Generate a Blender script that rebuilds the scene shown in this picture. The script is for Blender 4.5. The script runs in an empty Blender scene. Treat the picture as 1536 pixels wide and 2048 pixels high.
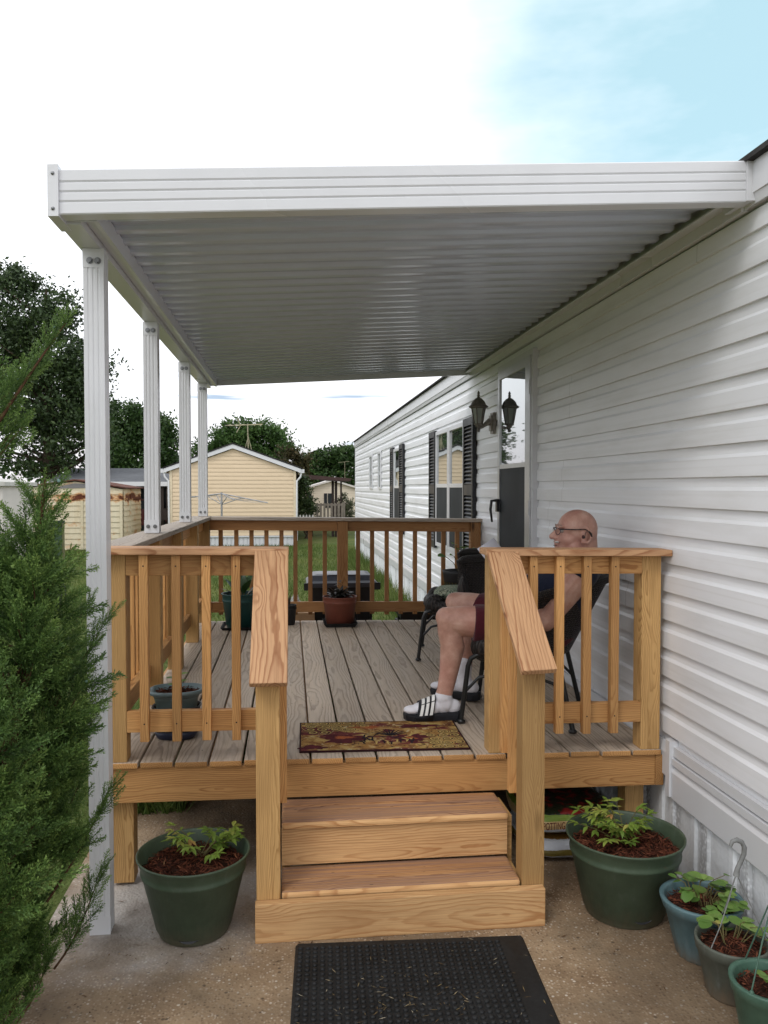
import bpy, bmesh, math, random
import numpy as np
from mathutils import Vector, Matrix, Euler
R = math.radians
rnd = random.Random(7)
rng = np.random.default_rng(7)
scene = bpy.context.scene
col = scene.collection

# ------------------------------------------------------------------ objects
def link(o, parent=None):
    col.objects.link(o)
    if parent is not None:
        o.parent = parent          # parents are Empties or meshes with identity matrices unless placed later
    return o

def tag(o, label=None, cat=None, group=None, kind=None):
    if label: o['label'] = label
    if cat: o['category'] = cat
    if group: o['group'] = group
    if kind: o['kind'] = kind
    return o

def thing(name, loc, label, cat, group=None, rz=0.0):
    o = bpy.data.objects.new(name, None)
    o.empty_display_size = 0.1
    o.location = loc
    o.rotation_euler = (0, 0, rz)
    col.objects.link(o)
    return tag(o, label, cat, group)

def wparent(o, parent):
    """parent o (built in world coordinates) to an object standing at its own unrotated location"""
    o.parent = parent
    off = Vector((0, 0, 0))
    p = parent
    while p is not None:
        off += p.location
        p = p.parent
    o.location = -off
    return o

class MB:
    """collects geometry for ONE mesh object"""
    def __init__(s):
        s.v = []; s.f = []; s.mi = []; s.g = []; s.b = []; s.sm = []
    def add(s, vs, fs, mi=0, g=None, b=0.5, smooth=False, M=None):
        k = len(s.v)
        for i, p in enumerate(vs):
            q = Vector(p)
            if M is not None: q = M @ q
            s.v.append(tuple(q))
            s.g.append(tuple(g[i]) if g is not None else (p[0], p[1], p[2]))
            s.b.append(b)
        for j, f in enumerate(fs):
            s.f.append([i + k for i in f])
            s.mi.append(mi[j] if isinstance(mi, (list, tuple)) else mi)
            s.sm.append(smooth)
        return s
    def cube(s, M, L, W, T, bev=0.0, mi=0, endmi=None, frontmi=None):
        """board: L along local x, W along y, T along z, centred; carries wood grain coordinates"""
        bm = bmesh.new()
        bmesh.ops.create_cube(bm, size=1.0)
        bmesh.ops.scale(bm, vec=(L, W, T), verts=bm.verts)
        if bev > 0:
            bmesh.ops.bevel(bm, geom=list(bm.edges), offset=min(bev, 0.45 * min(L, W, T)), segments=2, profile=0.6, affect='EDGES')
        bm.normal_update()
        ox = rnd.random() * 60; oy = (rnd.random() - .5) * .09; oz = (rnd.random() - .5) * .05
        flip = rnd.choice((-1, 1))
        vs = [v.co.copy() for v in bm.verts]
        g = [(flip * v.x + ox, v.y + oy, v.z + oz) for v in vs]
        fs = [[v.index for v in f.verts] for f in bm.faces]
        m = []
        for f in bm.faces:
            m.append(endmi if (endmi is not None and abs(f.normal.x) > .9) else frontmi if (frontmi is not None and f.normal.y < -.35) else mi)
        s.add(vs, fs, m, g, rnd.random(), False, M)
        bm.free()
        return s
    def bd(s, x0, x1, y0, y1, z0, z1, along='x', bev=.003, mi=0, endmi=None):
        c = Matrix.Translation(((x0+x1)/2, (y0+y1)/2, (z0+z1)/2))
        dx, dy, dz = x1-x0, y1-y0, z1-z0
        if along == 'x': return s.cube(c, dx, dy, dz, bev, mi, endmi)
        if along == 'y': return s.cube(c @ Matrix.Rotation(R(90), 4, 'Z'), dy, dx, dz, bev, mi, endmi)
        A = Matrix(((0, 1, 0, 0), (0, 0, 1, 0), (1, 0, 0, 0), (0, 0, 0, 1)))   # local x -> z, y -> x, z -> y
        return s.cube(c @ A, dz, dx, dy, bev, mi, endmi)
    def box(s, x0, x1, y0, y1, z0, z1, mi=0):
        vs = [(x, y, z) for x in (x0, x1) for y in (y0, y1) for z in (z0, z1)]
        fs = [(0, 1, 3, 2), (4, 6, 7, 5), (0, 4, 5, 1), (2, 3, 7, 6), (0, 2, 6, 4), (1, 5, 7, 3)]
        return s.add(vs, fs, mi)
    def tube(s, pts, r, seg=10, mi=0, caps=True, smooth=True, closed=False):
        pts = [Vector(p) for p in pts]
        n = len(pts)
        rs = r if isinstance(r, (list, tuple)) else [r]*n
        rings = []
        up = Vector((0, 0, 1))
        prev = None
        for i, p in enumerate(pts):
            if closed: t = (pts[(i+1) % n] - pts[i-1])
            else: t = pts[min(i+1, n-1)] - pts[max(i-1, 0)]
            t = t.normalized() if t.length > 1e-9 else Vector((0, 0, 1))
            if prev is None:
                a = t.orthogonal().normalized()
            else:
                a = prev - t * prev.dot(t)
                a = a.normalized() if a.length > 1e-6 else t.orthogonal().normalized()
            prev = a
            b = t.cross(a)
            rings.append([p + (a*math.cos(2*math.pi*k/seg) + b*math.sin(2*math.pi*k/seg))*rs[i] for k in range(seg)])
        vs = [q for rg in rings for q in rg]
        fs = []
        m = n if closed else n-1
        for i in range(m):
            j = (i+1) % n
            for k in range(seg):
                fs.append((i*seg+k, i*seg+(k+1) % seg, j*seg+(k+1) % seg, j*seg+k))
        s.add(vs, fs, mi, None, .5, smooth)
        if caps and not closed:
            s.add(rings[0][::-1], [tuple(range(seg))], mi); s.add(rings[-1], [tuple(range(seg))], mi)
        return s
    def lathe(s, prof, c=(0, 0, 0), seg=48, mi=0, smooth=True, wob=None):
        vs = []; fs = []
        n = len(prof)
        for i, (r, z) in enumerate(prof):
            for k in range(seg):
                a = 2*math.pi*k/seg
                rr = r if wob is None else r*wob(a, z)
                vs.append((c[0]+rr*math.cos(a), c[1]+rr*math.sin(a), c[2]+z))
        for i in range(n-1):
            for k in range(seg):
                fs.append((i*seg+k, i*seg+(k+1) % seg, (i+1)*seg+(k+1) % seg, (i+1)*seg+k))
        return s.add(vs, fs, mi, None, .5, smooth)
    def ball(s, c, r, mi=0, seg=12, rings=8, M=None):
        rx, ry, rz = r if isinstance(r, (tuple, list)) else (r, r, r)
        vs = [(c[0], c[1], c[2]+rz)]; fs = []
        for i in range(1, rings):
            t = math.pi*i/rings
            for k in range(seg):
                a = 2*math.pi*k/seg
                vs.append((c[0]+rx*math.sin(t)*math.cos(a), c[1]+ry*math.sin(t)*math.sin(a), c[2]+rz*math.cos(t)))
        vs.append((c[0], c[1], c[2]-rz))
        for k in range(seg):
            fs.append((0, 1+k, 1+(k+1) % seg))
            for i in range(rings-2):
                a = 1+i*seg; fs.append((a+k, a+seg+k, a+seg+(k+1) % seg, a+(k+1) % seg))
            a = 1+(rings-2)*seg
            fs.append((a+k, len(vs)-1, a+(k+1) % seg))
        return s.add(vs, fs, mi, None, .5, True, M)
    def poly(s, pts, mi=0):
        return s.add(pts, [tuple(range(len(pts)))], mi)
    def prism(s, prof, axis, a0, a1, mi=0, smooth=False):
        """closed 2-D outline extruded along an axis; prof in the two other axes in x,y,z order"""
        n = len(prof); vs = []
        for a in (a0, a1):
            for (p, q) in prof:
                vs.append({'x': (a, p, q), 'y': (p, a, q), 'z': (p, q, a)}[axis])
        fs = [(i, (i+1) % n, n+(i+1) % n, n+i) for i in range(n)]
        s.add(vs, fs, mi, None, .5, smooth)
        s.add(vs[:n], [tuple(range(n))[::-1]], mi); s.add(vs[n:], [tuple(range(n))], mi)
        return s
    def build(s, name, mats, parent=None, warp=None, normals=True, world=True):
        me = bpy.data.meshes.new(name)
        v = [warp(Vector(p)) for p in s.v] if warp else s.v
        me.from_pydata([tuple(p) for p in v], [], s.f)
        if not isinstance(mats, (list, tuple)): mats = [mats]
        for m in mats: me.materials.append(m)
        me.polygons.foreach_set('material_index', s.mi)
        me.polygons.foreach_set('use_smooth', s.sm)
        a = me.attributes.new('grain', 'FLOAT_VECTOR', 'POINT')
        a.data.foreach_set('vector', np.array(s.g, dtype=np.float32).ravel())
        a = me.attributes.new('tone', 'FLOAT', 'POINT')
        a.data.foreach_set('value', np.array(s.b, dtype=np.float32))
        if normals:
            bm = bmesh.new(); bm.from_mesh(me)
            bmesh.ops.recalc_face_normals(bm, faces=bm.faces)
            bm.to_mesh(me); bm.free()
        me.update()
        o = bpy.data.objects.new(name, me)
        col.objects.link(o)
        if parent is not None:
            if world: wparent(o, parent)
            else: o.parent = parent
        return o

def np_mesh(name, V, F, mat, tone=None, parent=None, smooth=False, world=True, mi=None):
    """V (n,3), F (m,k) arrays -> one mesh object; tone per vertex"""
    me = bpy.data.meshes.new(name)
    n, m, k = len(V), len(F), F.shape[1]
    me.vertices.add(n); me.vertices.foreach_set('co', V.astype(np.float32).ravel())
    me.loops.add(m*k); me.loops.foreach_set('vertex_index', F.astype(np.int32).ravel())
    me.polygons.add(m)
    me.polygons.foreach_set('loop_start', np.arange(0, m*k, k, dtype=np.int32))
    me.polygons.foreach_set('loop_total', np.full(m, k, dtype=np.int32))
    for x in (mat if isinstance(mat, (list, tuple)) else [mat]): me.materials.append(x)
    if mi is not None: me.polygons.foreach_set('material_index', mi.astype(np.int32))
    if smooth: me.polygons.foreach_set('use_smooth', np.ones(m, dtype=bool))
    if tone is not None:
        a = me.attributes.new('tone', 'FLOAT', 'POINT'); a.data.foreach_set('value', tone.astype(np.float32))
    me.update(calc_edges=True); me.validate()
    o = bpy.data.objects.new(name, me); col.objects.link(o)
    if parent is not None:
        if world: wparent(o, parent)
        else: o.parent = parent
    return o

# ------------------------------------------------------------------ materials
class G:
    def __init__(s, name):
        s.m = bpy.data.materials.new(name); s.m.use_nodes = True
        s.t = s.m.node_tree; s.t.nodes.clear()
        s.out = s.t.nodes.new('ShaderNodeOutputMaterial')
    def n(s, typ, ins=None, **props):
        nd = s.t.nodes.new('ShaderNode'+typ)
        for k, v in props.items(): setattr(nd, k, v)
        for k, v in (ins or {}).items():
            sock = nd.inputs[k]
            if isinstance(v, bpy.types.NodeSocket): s.t.links.new(v, sock)
            else: sock.default_value = v
        return nd
    def math(s, op, a, b=None, c=None, clamp=False):
        ins = {0: a}
        if b is not None: ins[1] = b
        if c is not None: ins[2] = c
        return s.n('Math', ins, operation=op, use_clamp=clamp).outputs[0]
    def vm(s, op, a, b=None):
        ins = {0: a}
        if b is not None: ins[1] = b
        nd = s.n('VectorMath', ins, operation=op)
        return nd.outputs['Value'] if op in ('LENGTH', 'DOT_PRODUCT', 'DISTANCE') else nd.outputs[0]
    def mix(s, f, a, b, blend='MIX'):
        nd = s.n('Mix', None, data_type='RGBA', blend_type=blend)
        for i, v in ((0, f), (6, a), (7, b)):
            if isinstance(v, bpy.types.NodeSocket): s.t.links.new(v, nd.inputs[i])
            else: nd.inputs[i].default_value = v if i == 0 else (tuple(v)+(1,))[:4]
        return nd.outputs[2]
    def ramp(s, f, stops, interp='LINEAR'):
        nd = s.n('ValToRGB', {0: f}); cr = nd.color_ramp; cr.interpolation = interp
        while len(cr.elements) < len(stops): cr.elements.new(.5)
        for e, (p, c) in zip(cr.elements, stops):
            e.position = p; e.color = (c, c, c, 1) if isinstance(c, (int, float)) else (tuple(c)+(1,))[:4]
        return nd.outputs[0]
    def noise(s, vec, scale, detail=2, rough=.5, dist=0.0, out=0):
        ins = {'Scale': scale, 'Detail': detail, 'Roughness': rough, 'Distortion': dist}
        if vec is not None: ins['Vector'] = vec
        return s.n('TexNoise', ins).outputs[out]
    def vor(s, vec, scale, out='Distance', feature='F1', rand=1.0):
        return s.n('TexVoronoi', {'Vector': vec, 'Scale': scale, 'Randomness': rand}, feature=feature).outputs[out]
    def obj(s): return s.n('TexCoord').outputs['Object']
    def pos(s): return s.n('NewGeometry').outputs['Position']
    def attr(s, name, out='Vector'): return s.n('Attribute', None, attribute_name=name).outputs[out]
    def scalev(s, vec, sc): return s.n('Mapping', {'Vector': vec, 'Scale': sc}).outputs[0]
    def bump(s, h, strength=.3, dist=.01, normal=None):
        ins = {'Height': h, 'Strength': strength, 'Distance': dist}
        if normal is not None: ins['Normal'] = normal
        return s.n('Bump', ins).outputs[0]
    def bsdf(s, color, rough=.5, bump=None, spec=.5, metal=0.0, **kw):
        ins = {'Roughness': rough, 'Metallic': metal, 'Specular IOR Level': spec}
        ins['Base Color'] = color if isinstance(color, bpy.types.NodeSocket) else (tuple(color)+(1,))[:4]
        if bump is not None: ins['Normal'] = bump
        for k, v in kw.items(): ins[k] = v
        return s.n('BsdfPrincipled', ins).outputs[0]
    def done(s, sh):
        s.t.links.new(sh, s.out.inputs['Surface']); return s.m

def srgb(r, g, b):
    f = lambda c: (c/255/12.92) if c/255 <= .04045 else ((c/255+.055)/1.055)**2.4
    return (f(r), f(g), f(b))

def plain(name, c, rough=.5, spec=.5, metal=0.0, nscale=40, namt=.12, bump=.0, **kw):
    """a painted / plastic / metal surface with slight unevenness"""
    g = G(name); o = g.obj()
    n1 = g.noise(o, nscale, 3); n2 = g.noise(o, nscale*.12, 2)
    f = g.math('ADD', g.math('MULTIPLY', n1, .5), g.math('MULTIPLY', n2, .5))
    dark = tuple(x*(1-namt*1.6) for x in c); light = tuple(min(1, x*(1+namt)) for x in c)
    cc = g.ramp(f, [(.3, dark), (.7, light)])
    rr = g.math('ADD', g.math('MULTIPLY', n2, .25), rough-.12, clamp=True)
    bn = g.bump(n1, bump, .004) if bump else None
    return g.done(g.bsdf(cc, rr, bn, spec, metal, **kw))

def wood(name, light, dark, freq=95., weather=0.0, wcol=(.3, .27, .24), rough=.62, tonevar=.35, ringamt=1.0, kfreq=(1.5, 4.5, 4.5), kamp=.10, kcol=.85, wst=(1.6, 12, 12)):
    g = G(name); a = g.attr('grain'); t = g.attr('tone', 'Fac')
    sp = g.n('SeparateXYZ', {0: a}); x, y, z = sp.outputs
    c1 = g.noise(g.scalev(a, (1, 0, 0)), .9, 1.5, .5, 0, 1)
    s1 = g.n('SeparateXYZ', {0: c1})
    # knots: sparse points that swirl the rings
    kv = g.scalev(a, kfreq); kd = g.vor(kv, 1.0)
    kn = g.math('SMOOTH_MAX', g.math('SUBTRACT', .30, kd), 0.0, .05)
    yy = g.math('ADD', y, g.math('MULTIPLY', g.math('SUBTRACT', s1.outputs[0], .5), .22))
    zz = g.math('ADD', z, g.math('ADD', .028, g.math('MULTIPLY', g.math('SUBTRACT', s1.outputs[1], .5), .10)))
    r = g.math('SQRT', g.math('ADD', g.math('MULTIPLY', yy, yy), g.math('MULTIPLY', zz, zz)))
    d = g.noise(g.scalev(a, (2.2, 9, 9)), 1.6, 3, .55)
    r = g.math('ADD', r, g.math('MULTIPLY', d, .030))
    r = g.math('ADD', r, g.math('MULTIPLY', kn, kamp))
    ring = g.math('FRACT', g.math('MULTIPLY', r, freq))
    rv = g.ramp(ring, [(0, .15), (.12, 0), (.55, .18), (.86, 1), (.95, .85), (1, .15)])
    amt = g.noise(g.scalev(a, (.8, 7, 7)), 1.3, 2)
    rv = g.math('MULTIPLY', rv, g.math('MULTIPLY', g.ramp(amt, [(.3, .35), (.65, 1)]), ringamt))
    fib = g.noise(g.scalev(a, (5, 260, 260)), 1.0, 3, .6)
    base = g.mix(rv, light, dark)
    base = g.mix(g.math('MULTIPLY', g.ramp(fib, [(.4, 0), (.75, 1)]), .35), base, tuple(c*.55 for c in dark))
    kc = g.ramp(kd, [(.055, 1), (.10, 0)])
    base = g.mix(g.math('MULTIPLY', kc, kcol), base, tuple(c*.28 for c in dark))
    # board-to-board and along-board tone
    tv = g.ramp(t, [(0, 1-tonevar*.62), (1, 1+tonevar*.25)])
    base = g.mix(1.0, base, tv, 'MULTIPLY')
    blot = g.noise(g.scalev(a, (1.1, 5, 5)), 2.0, 3)
    base = g.mix(g.ramp(blot, [(.50, 0), (.78, .42)]), base, tuple(c*.62 for c in dark))
    if weather > 0:
        wn = g.noise(g.scalev(a, wst), 1.5, 4, .6)
        wf = g.math('MULTIPLY', g.ramp(wn, [(.25, .55), (.7, 1)] if wst[1] < 20 else [(.40, .1), (.60, 1)]), weather)
        wc = g.mix(rv, wcol, tuple(c*.55 for c in wcol))
        wc = g.mix(g.ramp(fib, [(.5, 0), (.85, .5)]), wc, tuple(c*.4 for c in wcol))
        wc = g.mix(1.0, wc, tv, 'MULTIPLY')
        base = g.mix(wf, base, wc)
        spots = g.vor(g.scalev(a, (9, 30, 30)), 1.0)
        base = g.mix(g.ramp(spots, [(.05, .75), (.085, 0)]), base, (.035, .03, .026))
    h = g.math('ADD', g.math('MULTIPLY', fib, .6), g.math('MULTIPLY', rv, -.5))
    return g.done(g.bsdf(base, g.math('ADD', g.math('MULTIPLY', fib, .2), rough-.1), g.bump(h, .35, .002), .3))

def leafmat(name, stops, rough=.45, trans=.3, spec=.4):
    g = G(name); t = g.attr('tone', 'Fac')
    c = g.ramp(t, stops)
    p = g.bsdf(c, rough, None, spec)
    tr = g.n('BsdfTranslucent', {'Color': c}).outputs[0]
    return g.done(g.n('MixShader', {0: trans, 1: p, 2: tr}).outputs[0])
# ------------------------------------------------------------------ camera
F, H = 1640.0, 1.69
PITCH = math.atan(49/F); YAW = math.atan(188*math.cos(PITCH)/F)
cam = bpy.data.cameras.new('camera'); camo = bpy.data.objects.new('camera', cam)
col.objects.link(camo); scene.camera = camo
cam.sensor_fit = 'VERTICAL'; cam.sensor_height = 24.0; cam.lens = F/2048*24.0
cam.clip_start = .05; cam.clip_end = 2000
camo.location = (0, 0, H)
camo.rotation_euler = (math.pi/2-PITCH, 0, -YAW)

# ------------------------------------------------------------------ sky and sun
SUN_DIR = Vector((-.42, -.52, .82)).normalized()      # towards the sun
w = bpy.data.worlds.new('World'); scene.world = w; w.use_nodes = True
g = G.__new__(G); g.m = None; g.t = w.node_tree; g.t.nodes.clear()
out = g.t.nodes.new('ShaderNodeOutputWorld')
sky = g.n('TexSky', None, sky_type='NISHITA', sun_disc=False)
sky.sun_elevation = math.asin(SUN_DIR.z); sky.sun_rotation = math.atan2(SUN_DIR.x, SUN_DIR.y)
sky.air_density = 1.0; sky.dust_density = 1.2; sky.ozone_density = 1.5
bg1 = g.n('Background', {'Color': sky.outputs[0], 'Strength': .12})
dirv = g.n('TexCoord').outputs['Generated']
sep = g.n('SeparateXYZ', {0: dirv}); elev = sep.outputs[2]
# clear patch high on the right
def cdir(px, py):
    a, b = (px-768)/F, -(py-1024)/F
    m = camo.rotation_euler.to_matrix()
    return (m @ Vector((a, b, -1))).normalized()
pc = cdir(1570, 60)
dp = g.vm('DOT_PRODUCT', dirv, tuple(pc))
n1 = g.noise(g.scalev(dirv, (1, 1, 2.2)), 3.0, 5, .55)
n2 = g.noise(g.scalev(dirv, (1, 1, 3.0)), 7.0, 4, .6)
val = g.math('ADD', dp, g.math('MULTIPLY', g.math('SUBTRACT', n1, .5), .10))
val = g.math('ADD', val, g.math('MULTIPLY', g.math('SUBTRACT', n2, .5), .05))
hole = g.ramp(val, [(.905, 0), (1.015, 1)])
# thin blue slits low over the horizon
n3 = g.noise(g.scalev(dirv, (2.6, 2.6, 30)), 2.0, 3, .5)
band = g.ramp(elev, [(.02, 0), (.05, 1), (.115, 1), (.14, 0)])
slit = g.math('MULTIPLY', g.ramp(n3, [(.60, 0), (.68, 1)]), band)
cl = g.mix(g.ramp(elev, [(.0, 0), (.13, 1)]), (.66, .615, .64), (.97, .99, 1.03))
thick = g.noise(g.scalev(dirv, (1, 1, 2.0)), 2.2, 5, .6)
cl = g.mix(g.ramp(thick, [(.35, 0), (.75, 1)]), cl, (.93, .95, .99))
bg2 = g.n('Background', {'Color': cl, 'Strength': 1.22})
bg3 = g.n('Background', {'Color': (.36, .83, .95, 1), 'Strength': .76})   # thin high cloud lit blue
m0 = g.n('MixShader', {0: .72, 1: bg1.outputs[0], 2: bg3.outputs[0]})
m1 = g.n('MixShader', {0: g.math('MULTIPLY', hole, .78), 1: bg2.outputs[0], 2: m0.outputs[0]})
bg4 = g.n('Background', {'Color': (.40, .56, .76, 1), 'Strength': .85})
m2 = g.n('MixShader', {0: g.math('MULTIPLY', slit, .85), 1: m1.outputs[0], 2: bg4.outputs[0]})
g.t.links.new(m2.outputs[0], out.inputs[0])
sun = bpy.data.lights.new('sun', 'SUN'); sun.energy = .85; sun.angle = R(20); sun.color = (1, .97, .93)
so = bpy.data.objects.new('sun', sun); col.objects.link(so)
so.rotation_euler = (-SUN_DIR).to_track_quat('-Z', 'Y').to_euler(); so.location = (-4, -6, 12)
scene.view_settings.view_transform = 'Standard'; scene.view_settings.look = 'None'
scene.view_settings.exposure = 0.28; scene.view_settings.gamma = 1.0
scene.cycles.max_bounces = 6; scene.cycles.diffuse_bounces = 3; scene.cycles.transparent_max_bounces = 6; scene.cycles.use_denoising = True
# ------------------------------------------------------------------ shared materials
W_NEW = wood('new_pine', (.67, .365, .138), (.36, .145, .042), 125, ringamt=.85, tonevar=.6)
W_POST = wood('treated_post', (.60, .365, .148), (.34, .175, .055), 165, ringamt=.85, kcol=.3, tonevar=.55)
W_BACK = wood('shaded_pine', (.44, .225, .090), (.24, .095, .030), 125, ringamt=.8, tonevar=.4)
W_PALE = wood('pale_pine', (.74, .455, .215), (.43, .19, .065), 95, ringamt=.8, kfreq=(2.4, 6, 6))
W_CAP = wood('pine_cap', (.64, .375, .20), (.32, .135, .058), 72, ringamt=1.15, tonevar=.15, kfreq=(3.4, 7.5, 7.5), kamp=.20, kcol=.45)
W_DECK = wood('weathered_decking', (.52, .39, .26), (.27, .17, .095), 70, weather=.80, wcol=(.56, .475, .395), tonevar=.3)
W_GREY = wood('weathered_cap', (.42, .31, .21), (.24, .15, .085), 80, weather=.9, wcol=(.50, .44, .38))
W_TREAD = wood('worn_tread', (.60, .335, .145), (.26, .105, .045), 120, weather=.85, wcol=(.33, .20, .145), ringamt=1.1, wst=(.9, 42, 42))
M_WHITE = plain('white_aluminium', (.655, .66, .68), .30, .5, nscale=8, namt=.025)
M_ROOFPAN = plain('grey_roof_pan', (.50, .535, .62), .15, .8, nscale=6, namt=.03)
M_BOLT = plain('zinc_bolt', (.22, .225, .23), .35, .5, .9, 90, .2)
M_BLACK = plain('black_enamel', (.012, .012, .014), .35, .5, nscale=60)
M_DARK = plain('dark_plastic', (.02, .021, .024), .5, .4, nscale=30, namt=.25)
M_DARKWOOD = plain('dark_stained_wood', (.035, .024, .02), .7, .3, nscale=20, namt=.3)

def siding_mat(name, c, dirt=.10, course=0.127):
    g = G(name); p = g.pos()
    n1 = g.noise(g.scalev(p, (1, .35, 2.5)), 3.0, 5, .6)
    n2 = g.noise(g.scalev(p, (1, .05, 9)), 6.0, 3, .5)
    n3 = g.noise(p, 130, 2)
    f = g.math('ADD', g.math('MULTIPLY', g.ramp(n1, [(.48, 0), (.75, 1)]), dirt), g.math('MULTIPLY', g.ramp(n2, [(.5, 0), (.8, 1)]), dirt*.6))
    cc = g.mix(f, c, tuple(x*y for x, y in zip(c, (.50, .47, .40))))
    sp = g.n('SeparateXYZ', {0: p}).outputs
    ci = g.math('FLOOR', g.math('DIVIDE', g.math('SUBTRACT', sp[2], 1.35-.127*14), .254))
    of = g.n('TexWhiteNoise', {'W': ci}, noise_dimensions='1D').outputs[0]
    sm = g.math('FRACT', g.math('DIVIDE', g.math('ADD', sp[1], g.math('MULTIPLY', of, 3.66)), 3.66))
    cc = g.mix(g.math('MULTIPLY', g.math('LESS_THAN', sm, .0009), .55), cc, (.16, .16, .16))
    wood = g.noise(g.scalev(p, (1, 3, 60)), 8, 3, .6)
    h = g.math('ADD', g.math('MULTIPLY', wood, .6), g.math('MULTIPLY', n3, .2))
    return g.done(g.bsdf(cc, g.math('ADD', .30, g.math('MULTIPLY', n1, .22)), g.bump(h, .10, .002), .4))
M_SIDING = siding_mat('white_vinyl_siding', (.82, .83, .86), .27)
M_TANSID = siding_mat('tan_vinyl_siding', (.70, .55, .375), .10)
M_BEIGESID = siding_mat('beige_siding', (.66, .57, .46), .15)

def glass_mat(name, base=(.012, .014, .016), ior=2.1):
    g = G(name); p = g.obj()
    fc = g.n('LayerWeight', {'Blend': .5}).outputs[1]
    fr = g.math('ADD', .13, g.math('MULTIPLY', g.math('MULTIPLY', fc, fc), .85), clamp=True) if ior > 2 else g.n('Fresnel', {'IOR': ior}).outputs[0]
    wv = g.noise(p, 2.2, 2)
    nb = g.bump(wv, .03, .02)
    gl = g.n('BsdfGlossy', {'Color': (.92, .95, .95, 1), 'Roughness': .02, 'Normal': nb}).outputs[0]
    df = g.bsdf(base, .6, None, .1)
    return g.done(g.n('MixShader', {0: fr, 1: df, 2: gl}).outputs[0])
M_GLASS = glass_mat('window_glass')

def screen_mat():
    g = G('insect_screen'); p = g.pos()
    n = g.noise(p, 3, 3); w = g.noise(g.scalev(p, (1, 400, 400)), 1, 1)
    c = g.ramp(g.math('ADD', g.math('MULTIPLY', n, .7), g.math('MULTIPLY', w, .3)), [(.35, (.010, .012, .015)), (.7, (.030, .035, .040))])
    return g.done(g.bsdf(c, .65, None, .3))
M_SCREEN = screen_mat()

# concrete with exposed aggregate
def concrete():
    g = G('aggregate_concrete'); p = g.pos()
    big = g.noise(p, .9, 4, .6); mid = g.noise(p, 5, 4, .6); fine = g.noise(p, 60, 3, .7)
    v1 = g.vor(p, 95, 'Distance'); c1 = g.vor(p, 95, 'Color'); v2 = g.vor(p, 42, 'Distance'); c2 = g.vor(p, 42, 'Color')
    base = g.mix(g.ramp(mid, [(.3, 0), (.7, 1)]), (.170, .108, .062), (.420, .305, .190))
    s1 = g.n('SeparateColor', {0: c1}).outputs[0]
    peb = g.ramp(s1, [(0, (.11, .07, .045)), (.35, (.28, .19, .115)), (.7, (.42, .32, .215)), (.93, (.50, .42, .33)), (1, (.66, .60, .52))])
    base = g.mix(g.math('MULTIPLY', g.ramp(v1, [(.25, 1), (.5, 0)]), .75), base, peb)
    s2 = g.n('SeparateColor', {0: c2}).outputs[1]
    rare = g.math('MULTIPLY', g.ramp(s2, [(.87, 0), (.89, 1)]), g.ramp(v2, [(.16, 1), (.24, 0)]))
    base = g.mix(g.math('MULTIPLY', rare, .8), base, (.62, .56, .47))
    rare2 = g.math('MULTIPLY', g.ramp(s2, [(.08, 1), (.10, 0)]), g.ramp(v2, [(.2, 1), (.3, 0)]))
    base = g.mix(g.math('MULTIPLY', rare2, .7), base, (.045, .03, .022))
    # smooth grey cement left by the awning post
    d = g.vm('DISTANCE', p, (-.55, 3.38, 0))
    gm = g.ramp(g.math('ADD', d, g.math('MULTIPLY', g.math('SUBTRACT', mid, .5), .5)), [(.22, 1), (.62, 0)])
    base = g.mix(g.math('MULTIPLY', gm, .8), base, g.mix(fine, (.32, .30, .275), (.54, .52, .50)))
    # old damp stains
    st = g.ramp(g.math('ADD', big, g.math('MULTIPLY', g.math('SUBTRACT', mid, .5), .4)), [(.44, 0), (.58, 1)])
    base = g.mix(g.math('MULTIPLY', st, .62), base, (.075, .052, .034))
    h = g.math('SUBTRACT', g.math('MULTIPLY', fine, .5), g.math('MULTIPLY', v1, .8))
    return g.done(g.bsdf(base, g.math('ADD', .62, g.math('MULTIPLY', mid, .25)), g.bump(h, .55, .004), .3))
M_CONC = concrete()

def lawn():
    g = G('lawn_soil'); p = g.pos()
    a = g.noise(p, .5, 4, .6); b = g.noise(p, 6, 4, .6); c = g.noise(p, 60, 2, .6)
    base = g.mix(g.ramp(a, [(.35, 0), (.65, 1)]), (.075, .115, .028), (.155, .165, .055))
    base = g.mix(g.math('MULTIPLY', g.ramp(b, [(.4, 0), (.75, 1)]), .6), base, (.030, .058, .012))
    base = g.mix(g.math('MULTIPLY', g.ramp(c, [(.5, 0), (.8, 1)]), .5), base, (.14, .165, .06))
    return g.done(g.bsdf(base, .9, g.bump(c, .8, .03), .1))
M_LAWN = lawn()
M_GRASS = leafmat('grass_blade', [(0, (.050, .088, .018)), (.5, (.115, .165, .040)), (.85, (.21, .24, .075)), (1, (.30, .29, .12))], .6, .3, .15)
M_MULCH = leafmat('bark_mulch', [(0, (.030, .010, .007)), (.35, (.085, .026, .015)), (.7, (.16, .052, .028)), (.92, (.24, .10, .05)), (1, (.40, .24, .12))], .85, 0, .15)
M_SOIL = plain('potting_soil', (.035, .016, .011), .95, .1, nscale=60, namt=.5)
M_STEM = plain('plant_stem', (.13, .11, .045), .7, .2, nscale=40)
M_TRUNK = plain('tree_bark', (.075, .058, .042), .95, .1, nscale=12, namt=.4, bump=.6)

# ------------------------------------------------------------------ ground
mb = MB()
mb.poly([(-160, -40, -.012), (160, -40, -.012), (160, 260, -.012), (-160, 260, -.012)])
tag(mb.build('ground', M_LAWN), kind='structure')
mb = MB()
pad = [(-.98, -3), (4, -3), (4, 4.75), (-.62, 4.75), (-.93, 4.3)]
mb.prism(pad, 'z', -.10, 0.0)
tag(mb.build('path', M_CONC), kind='structure')

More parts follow.
